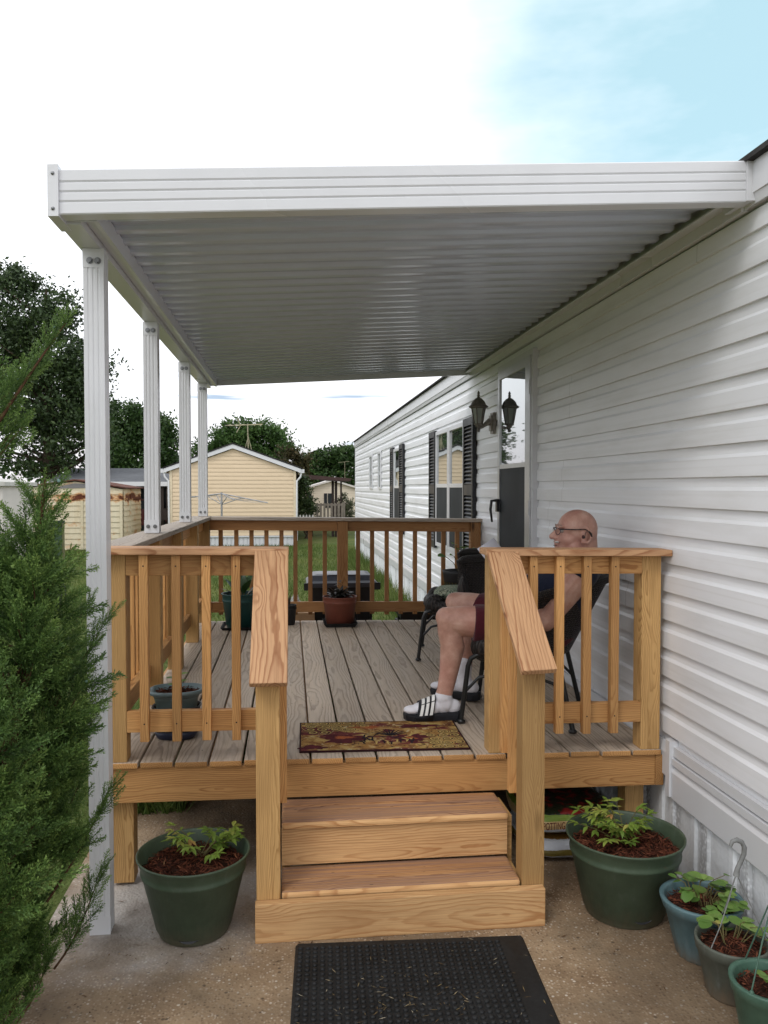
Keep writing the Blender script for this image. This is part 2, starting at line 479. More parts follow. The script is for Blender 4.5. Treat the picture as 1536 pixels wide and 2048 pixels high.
def grass(n, xr, yr, h, wd, keep, name):
    x = rng.uniform(*xr, n); y = rng.uniform(*yr, n)
    k = keep(x, y); x, y = x[k], y[k]; n = len(x)
    a = rng.uniform(0, 2*np.pi, n); hh = h*rng.uniform(.5, 1.35, n); ww = wd*rng.uniform(.6, 1.4, n)
    ln = rng.normal(0, .45, (n, 2))*hh[:, None]
    b0 = np.stack([x-np.cos(a)*ww, y-np.sin(a)*ww, np.full(n, -.012)], 1)
    b1 = np.stack([x+np.cos(a)*ww, y+np.sin(a)*ww, np.full(n, -.012)], 1)
    t = np.stack([x+ln[:, 0], y+ln[:, 1], hh-.012], 1)
    V = np.stack([b0, b1, t], 1).reshape(-1, 3)
    patch = .5+.25*np.sin(x*1.3+np.sin(y*.8)*2)+.15*np.sin(y*2.1+x*.7)
    tone = np.repeat(np.clip(patch*.6+rng.normal(.12, .17, n), 0, 1), 3)
    Fc = np.arange(3*n).reshape(n, 3)
    return V, Fc, tone
VV, FF, TT = [], [], []
def addg(*a):
    v, f, t = grass(*a, 'g'); k = sum(len(q) for q in VV)
    VV.append(v); FF.append(f+k); TT.append(t)
onpad = lambda x, y: ~((x > -.97) & (y < 4.72) & (x < 4))
house = lambda x, y: x < 1.68
addg(70000, (-6, 1.7), (2.0, 9), .055, .0035, lambda x, y: onpad(x, y) & house(x, y) & (x > -1.0-.42*y))
addg(70000, (-10, 1.7), (9, 24.3), .075, .006, lambda x, y: house(x, y) & (x > -1.0-.42*y))
# tall unmown tufts along the skirting
addg(9000, (1.30, 1.67), (7.6, 21), .24, .007, lambda x, y: rng.random(len(x)) < (.25+.75*((x-1.30)/.37))*(np.sin(y*2.3)+np.sin(y*5.1+1) > -.7))
addg(2600, (-1.0, -.55), (4.2, 5.2), .20, .005, lambda x, y: y > 4.3)
tag(np_mesh('grass', np.concatenate(VV), np.concatenate(FF), M_GRASS, np.concatenate(TT)), kind='stuff')
# ------------------------------------------------------------------ the deck
def tilt(p):
    k = min(1.0, max(0.0, (p.z-.12)/.35)) if p.y > 3.3 else max(0.0, min(1.0, (p.z-.5)/.4)) * (1 if p.y > 3.2 else max(0, (p.y-2.95)/.25))
    return Vector((p.x, p.y, p.z-.012*(p.x-.42)*k))
DZ = .53
deck = thing('porch_deck', (.42, 5.3, 0), 'new pine porch deck with railings and two steps beside the white mobile home', 'deck')
def part(mb, name, mat, parent=None): return mb.build(name, mat, parent or deck, warp=tilt)
mb = MB()
xs = -.774
for i in range(17):
    gap = .009
    x0 = -.774+i*.143
    mb.bd(x0+gap/2, x0+.143-gap/2, 3.48+rnd.uniform(-.004, .004), 7.14, DZ-.026, DZ-rnd.uniform(0, .002), 'y', .006, 0, 1)
part(mb, 'decking', [W_DECK, W_NEW])
mb = MB(); mb.bd(-.762, 1.628, 3.492, 3.530, .361, .503, 'x'); part(mb, 'rim_joist', W_NEW)
mb = MB(); mb.bd(-.800, -.763, 3.494, 7.12, .361, .503, 'y'); part(mb, 'rim_joist', W_NEW)
mb = MB(); mb.bd(1.629, 1.667, 3.488, 7.12, .361, .503, 'y'); part(mb, 'rim_joist', W_NEW)
mb = MB(); mb.bd(-.762, 1.628, 7.08, 7.118, .361, .503, 'x'); part(mb, 'rim_joist', W_NEW)
mb = MB(); mb.box(-.70, 1.60, 7.10, 7.106, .01, .50); mb.box(-.795, -.790, 5.0, 7.10, .01, .46); mb.build('underdeck_shade_sheet', M_DARK, deck)  # black sheets added at the back and left to darken the space below
for x in (-.36, .05, .45, .85, 1.25):
    mb = MB(); mb.bd(x, x+.038, 3.532, 7.078, .362, .502, 'y', .001); part(mb, 'floor_joist', W_NEW)
for (x, y) in ((-.752, 3.535), (1.535, 3.60), (-.752, 5.3), (1.535, 5.3), (-.752, 6.98), (1.535, 6.98), (.4, 6.98)):
    mb = MB(); mb.bd(x, x+.089, y, y+.089, .012, .361, 'z'); part(mb, 'support_post', W_POST)

def post(parent, x, y, z0=DZ, z1=1.40, mat=None):
    mb = MB(); mb.bd(x, x+.089, y, y+.089, z0, z1, 'z', .004); return part(mb, 'rail_post', mat or W_POST, parent)
def baluster(parent, x, y, z0, z1, wx=.036, wy=.034, screws='-y', mat=None):
    mb = MB(); j = rnd.uniform(-.003, .003)
    mb.bd(x+j, x+wx+j, y, y+wy, z0+rnd.uniform(-.004, .004), z1, 'z', .002)
    if screws == '-y':
        for zz in (z1-.045, z0+.075):
            mb.prism([(x+j+wx/2+.0035*math.cos(k*1.047), zz+.0035*math.sin(k*1.047)) for k in range(6)], 'y', y-.0012, y+.002, 1)
    return part(mb, 'baluster', [mat or W_NEW, M_DARKWOOD], parent)

# front railing, left panel
mb = MB(); mb.bd(-.800, -.006, 3.432, 3.572, 1.402, 1.430, 'x', .005)
rl = part(mb, 'railing', W_CAP)
tag(rl, 'front railing panel left of the steps')
post(rl, -.768, 3.487); post(rl, -.118, 3.487)
mb = MB(); mb.bd(-.678, -.119, 3.486, 3.524, 1.312, 1.400, 'x'); part(mb, 'top_rail', W_NEW, rl)
mb = MB(); mb.bd(-.678, -.119, 3.486, 3.524, .655, .743, 'x'); part(mb, 'bottom_rail', W_NEW, rl)
for x in (-.618, -.491, -.366, -.243): baluster(rl, x, 3.450, .625, 1.400)
# front railing, right panel
mb = MB(); mb.bd(.836, 1.672, 3.432, 3.572, 1.402, 1.430, 'x', .005)
rr = part(mb, 'railing', W_CAP)
tag(rr, 'front railing panel right of the steps')
post(rr, .862, 3.487); post(rr, 1.557, 3.487)
mb = MB(); mb.bd(.952, 1.556, 3.486, 3.524, 1.320, 1.400, 'x'); part(mb, 'top_rail', W_NEW, rr)
mb = MB(); mb.bd(.952, 1.556, 3.486, 3.524, .655, .743, 'x'); part(mb, 'bottom_rail', W_NEW, rr)
for x in (1.030, 1.153, 1.277, 1.402): baluster(rr, x, 3.450, .620, 1.400)
# left side railing
mb = MB(); mb.bd(-.828, -.668, 3.574, 7.19, 1.402, 1.430, 'y', .005)
rs = part(mb, 'railing', W_GREY)
tag(rs, 'long weathered side railing that carries the awning posts')
ps = [3.487, 4.40, 5.25, 6.15, 7.045]
for y in ps[1:]: post(rs, -.768, y)
for a, b in zip(ps[:-1], ps[1:]):
    mb = MB(); mb.bd(-.768, -.730, a+.091, b-.002, 1.312, 1.400, 'y'); part(mb, 'top_rail', W_NEW, rs)
    mb = MB(); mb.bd(-.768, -.730, a+.091, b-.002, .655, .743, 'y'); part(mb, 'bottom_rail', W_NEW, rs)
y = 3.66
while y < 7.0:
    baluster(rs, -.806, y, .62, 1.400, .034, .036, None); y += .127
# back railing
mb = MB(); mb.bd(-.667, 1.690, 7.02, 7.16, 1.402, 1.430, 'x', .005)
rb = part(mb, 'railing', W_GREY)
tag(rb, 'back railing between the side railing and the house')
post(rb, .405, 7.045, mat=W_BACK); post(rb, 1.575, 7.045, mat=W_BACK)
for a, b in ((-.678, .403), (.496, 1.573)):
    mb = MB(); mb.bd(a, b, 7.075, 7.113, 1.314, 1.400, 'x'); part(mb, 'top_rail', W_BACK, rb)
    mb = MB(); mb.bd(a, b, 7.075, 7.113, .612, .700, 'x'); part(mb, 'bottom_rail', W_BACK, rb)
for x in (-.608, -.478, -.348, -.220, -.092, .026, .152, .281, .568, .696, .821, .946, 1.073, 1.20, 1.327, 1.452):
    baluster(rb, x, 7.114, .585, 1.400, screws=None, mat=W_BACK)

# steps
for x in (-.120, .890):                                            # stringers
    mb = MB()
    prof = [(3.09, .01), (3.49, .01), (3.49, .33), (3.285, .33), (3.285, .135), (3.09, .135)]
    x0 = x if x > 0 else -.040
    mb.prism(prof, 'x', x0+.002, x0+(.036 if x < 0 else .020))
    part(mb, 'stringer', W_POST)
st = None
mb = MB(); mb.bd(-.134, .972, 3.020, 3.058, .0, .147, 'x', .004); part(mb, 'riser', W_PALE, st)
mb = MB(); mb.bd(-.038, .886, 3.262, 3.284, .178, .322, 'x', .002); part(mb, 'riser', W_PALE, st)
def tread(x0, x1, y0, y1, z0, z1):
    mb = MB(); mb.cube(Matrix.Translation(((x0+x1)/2, (y0+y1)/2, (z0+z1)/2)), x1-x0, y1-y0, z1-z0, .012, 0, None, 1); return part(mb, 'tread', [W_TREAD, W_PALE], st)
tread(-.038, .886, 3.066, 3.284, .134, .167)
tread(-.038, .886, 3.244, 3.488, .327, .358)
# stair hand rails
def handrail(x0, x1, xn0, xn1, zf, zn, label, px, bx):
    mb = MB()
    a = Vector(((x0+x1)/2, 3.428, zf)); b = Vector(((xn0+xn1)/2, 2.985, zn))
    d = (b-a); L = d.length; d.normalize()
    side = Vector((1, 0, 0)); side = (side-d*side.dot(d)).normalized(); up = side.cross(d)
    if up.z < 0: up = -up
    Mx = Matrix((d, side, up)).transposed().to_4x4(); Mx.translation = (a+b)/2
    if Mx.determinant() < 0: Mx = Matrix((d, -side, up)).transposed().to_4x4(); Mx.translation = (a+b)/2
    mb.cube(Mx, L, .138, .028, .005)
    hr = part(mb, 'handrail', W_CAP); tag(hr, label)
    mb = MB(); mb.bd(px, px+.089, 3.060, 3.149, .004, zn+.035, 'z', .004); part(mb, 'rail_post', W_POST, hr)
    # sloping lower rail and its balusters
    mb = MB()
    a = Vector((bx, 3.487, .735)); b = Vector((bx, 3.130, .385)); d = (b-a); L = d.length; d.normalize()
    side = Vector((1, 0, 0)); up = d.cross(side); up = up if up.z > 0 else -up
    Mx = Matrix((d, up, side)).transposed().to_4x4(); Mx.translation = (a+b)/2
    mb.cube(Mx, L, .088, .036, .003); part(mb, 'bottom_rail', W_NEW, hr)
    for y in (3.215, 3.345):
        zb = .735-(3.487-y)*.98-.02; zt = zf-(3.43-y)*(zf-zn)/.443-.02
        mb = MB(); s = .036 if px < .5 else -.036
        mb.bd(min(bx+s*.52, bx+s*1.5), max(bx+s*.52, bx+s*1.5), y, y+.036, zb, zt, 'z', .002); part(mb, 'baluster', W_NEW, hr)
    return hr
handrail(-.143, -.010, -.149, -.012, 1.415, .972, 'left stair handrail with its lower end over the post', -.130, -.070)
handrail(.836, .972, .862, 1.000, 1.412, .995, 'right stair handrail with strong swirling grain', .890, .935)
# ------------------------------------------------------------------ awning
aw = thing('patio_awning', (.42, 4.9, 0), 'white aluminium awning roof covering the deck on four fluted posts', 'awning')
SL = .0565
def zs(x): return SL*(x+.77)                                       # roof rises towards the house
def shear(p): return Vector((p.x, p.y, p.z+SL*(p.x+.77)))
# fascia: stepped profile (y, z), extruded along x
prof = [(2.86, 2.576), (2.800, 2.576), (2.797, 2.580), (2.797, 2.612), (2.801, 2.616), (2.797, 2.622), (2.797, 2.644), (2.801, 2.648), (2.797, 2.654),
        (2.797, 2.676), (2.801, 2.680), (2.797, 2.686), (2.797, 2.718), (2.800, 2.722), (2.86, 2.722), (2.86, 2.716), (2.812, 2.712), (2.812, 2.586), (2.86, 2.582)]
mb = MB(); mb.prism(prof, 'x', -.742, 1.622)
fa = mb.build('fascia', M_WHITE, aw, warp=shear)
mb = MB(); mb.prism([(2.786, 2.568), (2.786, 2.734), (2.95, 2.734), (2.95, 2.568)], 'x', -.776, -.7425)
ec = mb.build('end_cap', M_WHITE, fa, warp=shear)
mb = MB()
for zz in (2.705, 2.592): mb.ball((-.759, 2.785, zz), (.006, .004, .006))
mb.build('rivet', M_BOLT, fa, warp=shear)
mb = MB(); mb.prism([(2.790, 2.578), (2.790, 2.722), (2.95, 2.722), (2.95, 2.578)], 'x', 1.6225, 1.672)
mb.build('end_cap', M_WHITE, fa, warp=shear)
# roof pans: corrugated sheet, ribs run from house to beam
pitch = .145
prof_t = []; y = 2.865; i = 0
while y < 7.42:
    prof_t += [(y, 2.650), (y+.005, 2.636), (y+.012, 2.632), (y+.040, 2.631), (y+.048, 2.640), (y+.090, 2.646), (y+.138, 2.651)]
    y += pitch
n = len(prof_t)
mb = MB()
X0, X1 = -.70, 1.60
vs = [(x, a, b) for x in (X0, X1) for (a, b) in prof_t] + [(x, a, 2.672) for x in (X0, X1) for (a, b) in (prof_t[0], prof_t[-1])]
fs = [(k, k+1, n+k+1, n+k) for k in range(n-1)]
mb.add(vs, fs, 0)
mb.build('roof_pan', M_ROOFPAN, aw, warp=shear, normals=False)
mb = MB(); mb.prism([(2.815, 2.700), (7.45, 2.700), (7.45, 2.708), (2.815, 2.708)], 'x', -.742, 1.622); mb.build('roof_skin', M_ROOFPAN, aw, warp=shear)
mb = MB(); mb.prism([(7.452, 2.590), (7.470, 2.590), (7.470, 2.705), (7.452, 2.705)], 'x', -.742, 1.655); mb.build('rear_fascia', M_WHITE, aw, warp=shear)
# main beam and inner channel along the left edge
mb = MB()
mb.box(-.768, -.694, 2.880, 7.44, 2.572, 2.640)
mb.box(-.760, -.702, 2.876, 7.436, 2.641, 2.695)
b = mb.build('beam', M_WHITE, aw)
mb = MB()
mb.prism([(-.692, 2.600), (-.655, 2.586), (-.640, 2.586), (-.640, 2.650), (-.646, 2.650), (-.646, 2.592), (-.653, 2.592), (-.692, 2.606)], 'y', 2.866, 7.44)
mb.build('gutter_channel', M_WHITE, aw)
mb = MB(); mb.prism([(2.866, 2.580), (2.866, 2.640), (2.872, 2.640), (2.872, 2.580)], 'x', -.770, -.64)
mb.build('beam_cap', M_WHITE, aw)
# wall ledger
mb = MB()
mb.prism([(1.598, 2.742), (1.645, 2.742), (1.645, 2.830), (1.640, 2.830), (1.640, 2.748), (1.598, 2.748)], 'y', 2.866, 7.44)
mb.prism([(1.646, 2.700), (1.672, 2.700), (1.672, 2.842), (1.646, 2.842)], 'y', 2.866, 7.44)
mb.build('ledger', M_WHITE, aw)
# posts: fluted 3 inch tube
def fpost(x, y, z0, z1):
    mb = MB()
    a, b = -.037, .037
    def side(fl):
        q = [(-.037, -.037)]
        for c in (-.018, 0, .018): q += [(c-.005, -.037), (c-.002, -.0348), (c+.002, -.0348), (c+.005, -.037)]
        return q
    ring = []
    for k in range(4):
        m = Matrix.Rotation(k*math.pi/2, 2)
        ring += [tuple(m @ Vector(q)) for q in side(1)]
    mb.prism([(x+p, y+q) for p, q in ring], 'z', z0, z1)
    mb.box(x-.0376, x+.0376, y-.0376, y-.0372, z0, z0+.030) if z0 < .1 else None
    p = mb.build('post', M_WHITE, aw)
    def bolt(bx, bz, r):
        m = MB(); m.prism([(bx+r*1.5*math.cos(k*.523), bz+r*1.5*math.sin(k*.523)) for k in range(12)], 'y', y-.0415, y-.0385)
        m.prism([(bx+r*math.cos(k*1.047+.3), bz+r*math.sin(k*1.047+.3)) for k in range(6)], 'y', y-.049, y-.0415)
        m.build('bolt', M_BOLT, p)
    for s in (-.012, .016): bolt(x+s, z1-.045, .0085)
    mb = MB(); mb.box(x-.0385, x+.0385, y-.0384, y-.0374, z1-.07, z1+.0); mb.build('bracket', M_WHITE, p); mb = MB()
    mb.box(x-.0385, x+.0385, y-.0384, y-.0374, z0, z0+.07); mb.build('bracket', M_WHITE, p)
    if z0 > 1:
        for s in (-.018, .018): bolt(x+s, z0+.035, .007)
    return p
fpost(-.718, 3.19, .0, 2.571)
for yy in (4.54, 5.94, 7.13): fpost(-.737, yy, 1.4465, 2.571)
# ------------------------------------------------------------------ white mobile home
WX = 1.69
home = thing('mobile_home', (1.69, 10, 0), 'long white mobile home with black shutters and a storm door beside the deck', 'mobile home')
def siding_profile(z0, z1, course, d, phase):
    """(offset from wall plane outward, z) running upward"""
    pts = []
    k = math.floor((z0-phase)/course)
    z = phase+k*course
    while z < z1:
        for (o, h) in ((d*.1, 0.0), (d, .0015), (d*1.0, .012*course/.127), (d*.92, .074*course/.127), (d*.40, .088*course/.127), (d*.16, .1215*course/.127), (d*.1, course-.001)):
            zz = z+h
            if z0-1e-6 <= zz <= z1+1e-6: pts.append((o, zz))
        z += course
    return pts
def siding_wall(mb, prof, fixed, a0, a1, along, sign, mi=0, step=4.0):
    n = len(prof); m = max(1, int(abs(a1-a0)/step)); vs = []; fs = []
    for i in range(m+1):
        a = a0+(a1-a0)*i/m
        for (o, z) in prof:
            if along == 'y': o += .0022*(math.sin(a*1.7+z*2.1)+.6*math.sin(a*4.3+z*1.3+1))*(o > .004)
            vs.append((fixed+sign*o, a, z) if along == 'y' else (a, fixed+sign*o, z))
    for i in range(m):
        for k in range(n-1): fs.append((i*n+k, i*n+k+1, (i+1)*n+k+1, (i+1)*n+k))
    mb.add(vs, fs, mi)
Y0, Y1 = -1.5, 21.05
mb = MB()
pf = siding_profile(.555, 2.705, .127, .0165, 1.35-.127*7)
siding_wall(mb, pf, WX, Y0, Y1, 'y', -1, 0, .4)
siding_wall(mb, pf, Y1, WX, WX+4.2, 'x', 1)
mb.box(WX+.003, WX+4.2, Y0, Y1-.003, .3, 2.85)
wl = mb.build('wall', M_SIDING, home, normals=False)
mb = MB(); mb.box(WX-.026, WX+.06, Y1-.04, Y1+.028, .50, 2.70); mb.build('corner_trim', M_WHITE, home)
# eave fascia and roof
mb = MB()
mb.prism([(WX-.024, 2.706), (WX-.034, 2.706), (WX-.040, 2.740), (WX-.046, 2.742), (WX-.046, 2.852), (WX+.02, 2.852), (WX+.02, 2.706)], 'y', Y0, Y1+.06)
mb.build('eave_fascia', M_WHITE, home)
M_SHING = plain('dark_shingles', (.045, .043, .042), .95, .1, nscale=30, namt=.4, bump=.5)
mb = MB(); mb.prism([(WX-.075, 2.853), (WX-.075, 2.872), (WX+2.1, 3.35), (WX+4.3, 2.87), (WX+4.3, 2.853)], 'y', Y0, Y1+.09); mb.build('roof', M_SHING, home)
# trim under the siding and the skirting
mb = MB()
mb.box(WX-.022, WX+.002, Y0, 3.44, .510, .552)
mb.box(WX-.030, WX+.002, Y0, 3.40, .474, .502)
mb.prism([(WX+.002, .318), (WX-.024, .318), (WX-.030, .325), (WX-.030, .440), (WX-.014, .466), (WX+.002, .466)], 'y', Y0, 3.40)
mb.prism([(WX+.002, .40), (WX-.024, .40), (WX-.030, .408), (WX-.030, .510), (WX-.014, .550), (WX+.002, .550)], 'y', 3.455, Y1)
mb.build('skirt_trim', M_WHITE, home)
mb = MB(); mb.box(WX-.040, WX-.031, 3.400, 3.436, .33, .575); mb.box(WX-.0305, WX+.002, 3.401, 3.454, .33, .575); mb.build('trim_end', M_WHITE, home)
def skirt_mat():
    g = G('embossed_skirting'); p = g.pos()
    sp = g.n('SeparateXYZ', {0: p}).outputs
    v = g.vor(g.scalev(p, (1, 70, 55)), 1.0)
    n = g.noise(g.scalev(p, (1, 14, 1.2)), 1.0, 3, .6); n2 = g.noise(p, 7, 4, .6)
    mk = g.ramp(g.noise(g.scalev(p, (0, 1, 0)), 5.5, 1), [(.52, 0), (.60, 1)])
    c = g.mix(g.math('MULTIPLY', g.ramp(n, [(.45, 0), (.75, 1)]), .35), (.76, .78, .80), (.50, .53, .57))
    dt = g.math('MULTIPLY', g.math('MULTIPLY', mk, g.ramp(v, [(.25, 0), (.55, 1)])), .55)
    c = g.mix(dt, c, (.28, .28, .29))
    c = g.mix(g.math('MULTIPLY', g.ramp(n2, [(.55, 0), (.8, 1)]), .4), c, (.40, .38, .35))
    return g.done(g.bsdf(c, .45, g.bump(v, .5, .003), .4))
M_SKIRT = skirt_mat()
mb = MB(); vs = []; y = Y0
base = []
while y < Y1:
    base += [(0, y), (0, y+.10), (.010, y+.112), (.010, y+.140), (0, y+.152), (0, y+.205), (.010, y+.217), (.010, y+.245), (0, y+.257)]
    y += .30
n = len(base)
vs = [(WX-.006-o, yy, 0.002) for o, yy in base]+[(WX-.006-o, yy, .43) for o, yy in base]
mb.add(vs, [(k, k+1, n+k+1, n+k) for k in range(n-1)])
mb.box(WX-.004, WX+4.15, Y1-.05, Y1-.01, .0, .45)
mb.build('skirting', M_SKIRT, home, normals=False)
mb = MB(); mb.box(WX-.05, WX-.018, Y0, Y1, .0, .014); mb.box(WX-.05, WX-.046, Y0, Y1, .014, .03); mb.build('skirt_track', M_WHITE, home)
# shutters
M_SHUT = plain('black_shutter', (.013, .014, .018), .42, .45, nscale=50, namt=.2)
def shutter(y0, y1, z0=1.0, z1=2.335):
    mb = MB(); x1 = WX-.020; x0 = x1-.032; f = .045
    mb.box(x0, x1, y0, y0+f, z0, z1); mb.box(x0, x1, y1-f, y1, z0, z1)
    zm = (z0+z1)/2
    for a, b in ((z0, z0+.07), (zm-.05, zm+.05), (z1-.07, z1)): mb.box(x0+.001, x1, y0+f, y1-f, a, b)
    for a, b in ((z0+.07, zm-.05), (zm+.05, z1-.07)):
        k = int((b-a)/.036)
        for i in range(k):
            z = a+(b-a)*i/k
            mb.prism([(x1-.002, z+.030), (x1-.004, z+.034), (x0+.003, z+.010), (x0+.004, z+.004)], 'y', y0+f, y1-f)
    mb.box(x1-.004, x1-.001, y0+f, y1-f, z0+.07, z1-.07)
    mb.build('shutter', M_SHUT, home)
for a, b in ((9.25, 9.64), (7.28, 7.70), (13.08, 13.47), (11.93, 12.33)): shutter(a, b)
def window(y0, y1, z0, z1, zm=None):
    mb = MB(); xo = WX-.042; xi = WX-.014; f = .042
    mb.box(xo, xi, y0, y0+f, z0, z1); mb.box(xo, xi, y1-f, y1, z0, z1)
    mb.box(xo, xi, y0+f, y1-f, z0, z0+f); mb.box(xo, xi, y0+f, y1-f, z1-f, z1)
    if zm: mb.box(xo+.004, xi, y0+f, y1-f, zm-.02, zm+.02)
    wf = mb.build('window', M_WHITE, home)
    mb = MB(); mb.box(WX-.026, WX-.022, y0+f, y1-f, zm+.02 if zm else z0+f, z1-f); mb.build('pane', M_GLASS, wf)
    if zm: mb = MB(); mb.box(WX-.034, WX-.030, y0+f, y1-f, z0+f, zm-.02); mb.build('screen', M_SCREEN, wf)
    return wf
window(8.50, 9.235, 1.03, 2.32, 1.71); window(7.72, 8.47, 1.03, 2.32, 1.71)
window(12.35, 13.06, 1.03, 2.30, 1.70)
window(16.60, 17.12, 1.66, 2.36); window(15.02, 15.46, 1.66, 2.36)
mb = MB(); mb.box(WX-.045, WX-.018, 10.86, 10.96, .58, .72); mb.box(WX-.052, WX-.045, 10.875, 10.945, .60, .70); mb.build('outlet_box', plain('grey_outlet', (.35, .35, .36), .5), home)
# storm door
M_ALU = plain('mill_aluminium', (.62, .63, .64), .33, .5, .55, 30, .06)
yd0, yd1, zd0, zd1 = 5.44, 6.38, .535, 2.640
mb = MB()
for a, b, c, d in ((yd0, yd0+.03, zd0, zd1), (yd1-.03, yd1, zd0, zd1), (yd0+.03, yd1-.03, zd1-.04, zd1)):
    mb.box(WX-.050, WX-.004, a, b, c, d)
sd = mb.build('door_frame', M_WHITE, home)
mb = MB(); a, b = yd0+.034, yd1-.034; c, d = zd0+.01, zd1-.044; xo, xi = WX-.060, WX-.030; an_, bn_ = a+.115, b-.050
mb.box(xo, xi, a, an_, c, d); mb.box(xo, xi, bn_, b, c, d)
mb.box(xo, xi, an_, bn_, d-.065, d); mb.box(xo, xi, an_, bn_, c, c+.12); mb.box(xo+.003, xi, an_, bn_, 1.835, 1.868)
dr = mb.build('storm_door', M_ALU, home)
mb = MB(); mb.box(WX-.050, WX-.045, an_, bn_, 1.868, d-.065); mb.build('glass_panel', M_GLASS, dr)
mb = MB(); mb.box(WX-.052, WX-.048, an_, bn_, c+.12, 1.835); mb.build('screen', M_SCREEN, dr)
mb = MB(); mb.box(xo-.022, xo, b-.070, b-.025, 1.50, 1.60); mb.tube([(xo-.015, b-.05, 1.59), (xo-.06, b-.05, 1.585), (xo-.068, b-.05, 1.52), (xo-.055, b-.05, 1.42)], [.012, .012, .011, .008]); mb.build('handle', M_BLACK, dr)
mb = MB()
for zz in (2.38, 1.55, .8): mb.box(xo-.008, xo, a-.004, a+.02, zz-.05, zz+.05)
mb.build('hinge', M_ALU, dr)
# ------------------------------------------------------------------ wall lantern
ln = thing('wall_lantern', (1.69, 6.62, 2.2), 'old bronze lantern mounted on the siding left of the storm door', 'lantern')
ln.scale = (.90, .90, .90)
M_BRZ = plain('aged_bronze', (.19, .172, .152), .55, .4, .2, 40, .3)
M_PALE = plain('weathered_lantern_bracket', (.36, .33, .30), .55, .35, .1, 40, .25)
M_LGLASS = glass_mat('lantern_glass', (.34, .36, .35), 1.6)
mb = MB(); mb.box(WX-.045, WX-.016, 6.565, 6.675, 2.125, 2.315); mb.box(WX-.062, WX-.045, 6.585, 6.655, 2.15, 2.29)
mb.tube([(WX-.06, 6.62, 2.235), (WX-.10, 6.60, 2.215), (WX-.15, 6.56, 2.18), (1.50, 6.50, 2.165)], [.035, .022, .014, .012]); mb.build('bracket', M_PALE, ln)
cx, cy = 1.492, 6.49
mb = MB()
for k in range(6):
    a = k*math.pi/3
    mb.tube([(cx+.036*math.cos(a), cy+.036*math.sin(a), 2.20), (cx+.062*math.cos(a), cy+.062*math.sin(a), 2.345)], .0055, 6)
mb.lathe([(.0, 2.165), (.02, 2.17), (.030, 2.19), (.042, 2.195), (.042, 2.206), (0, 2.207)], (cx, cy, 0), 6, smooth=False)
mb.lathe([(.012, 2.13), (.016, 2.145), (.010, 2.166)], (cx, cy, 0), 8)
mb.build('cage', M_BRZ, ln)
mb = MB(); mb.lathe([(.033, 2.207), (.058, 2.342)], (cx, cy, 0), 6, smooth=False); mb.build('glass', M_LGLASS, ln)
mb = MB(); mb.lathe([(.0, 2.342), (.066, 2.342), (.088, 2.352), (.090, 2.358), (.070, 2.372), (.058, 2.400), (.035, 2.425), (.016, 2.436), (.010, 2.446), (.015, 2.456), (.009, 2.468), (.013, 2.478), (.004, 2.495), (0, 2.50)], (cx, cy, 0), 12); mb.build('cap', M_BRZ, ln)
mb = MB(); mb.lathe([(0, 2.21), (.011, 2.21), (.011, 2.265), (.022, 2.275), (.026, 2.30), (.012, 2.325), (0, 2.328)], (cx, cy, 0), 12); mb.build('bulb', plain('bulb_glass', (.6, .6, .58), .2), ln)
# ------------------------------------------------------------------ pots and plants
def pot_mat(name, c, rough=.45, spec=.45, scuff=.5):
    g = G(name); o = g.obj(); p = g.pos(); z = g.n('SeparateXYZ', {0: p}).outputs[2]
    n = g.noise(o, 9, 4, .65); n2 = g.noise(g.scalev(o, (1, 1, .25)), 40, 4, .65); n3 = g.noise(o, 160, 2)
    cc = g.mix(g.ramp(n, [(.35, 0), (.7, 1)]), tuple(x*.85 for x in c), tuple(x*1.18+.006 for x in c))
    cc = g.mix(g.math('MULTIPLY', g.ramp(n2, [(.56, 0), (.72, 1)]), scuff*.35), cc, tuple(x*.5+.16 for x in c))
    low = g.math('ADD', z, g.math('MULTIPLY', g.math('SUBTRACT', n2, .5), .14))
    cc = g.mix(g.math('MULTIPLY', g.ramp(low, [(.0, 1), (.085, 0)]), scuff*.8), cc, (.16, .115, .075))
    return g.done(g.bsdf(cc, g.math('ADD', rough-.1, g.math('MULTIPLY', n2, .3)), g.bump(n3, .08, .002), spec))
M_POTG = pot_mat('dark_green_plastic', (.052, .080, .048))
M_POTB = pot_mat('dusty_blue_plastic', (.085, .150, .165), .5, .4, .8)
M_POTGR = pot_mat('mossy_grey_plastic', (.095, .105, .085), .6, .3, 1.0)
M_POTLG = pot_mat('mid_green_plastic', (.055, .120, .085), .45, .4, .6)
M_TERRA = plain('terracotta_plastic', (.21, .065, .042), .5, .35, nscale=14, namt=.12)
M_TEAL = plain('teal_plastic', (.012, .060, .058), .45, .4, nscale=14, namt=.12)
L_NAND = leafmat('young_shrub_leaf', [(0, (.10, .175, .03)), (.45, (.21, .31, .05)), (.8, (.36, .39, .09)), (1, (.46, .25, .09))], .4, .3)
L_ROUND = leafmat('round_leaf', [(0, (.08, .175, .035)), (.5, (.18, .31, .065)), (.85, (.30, .42, .13)), (1, (.50, .48, .13))], .4, .3)
L_DARK = leafmat('purple_dark_leaf', [(0, (.010, .010, .009)), (.6, (.030, .026, .022)), (1, (.06, .055, .04))], .4, .1)
L_RUBBER = leafmat('rubber_leaf', [(0, (.012, .035, .012)), (.6, (.030, .075, .022)), (1, (.13, .06, .025))], .3, .1)

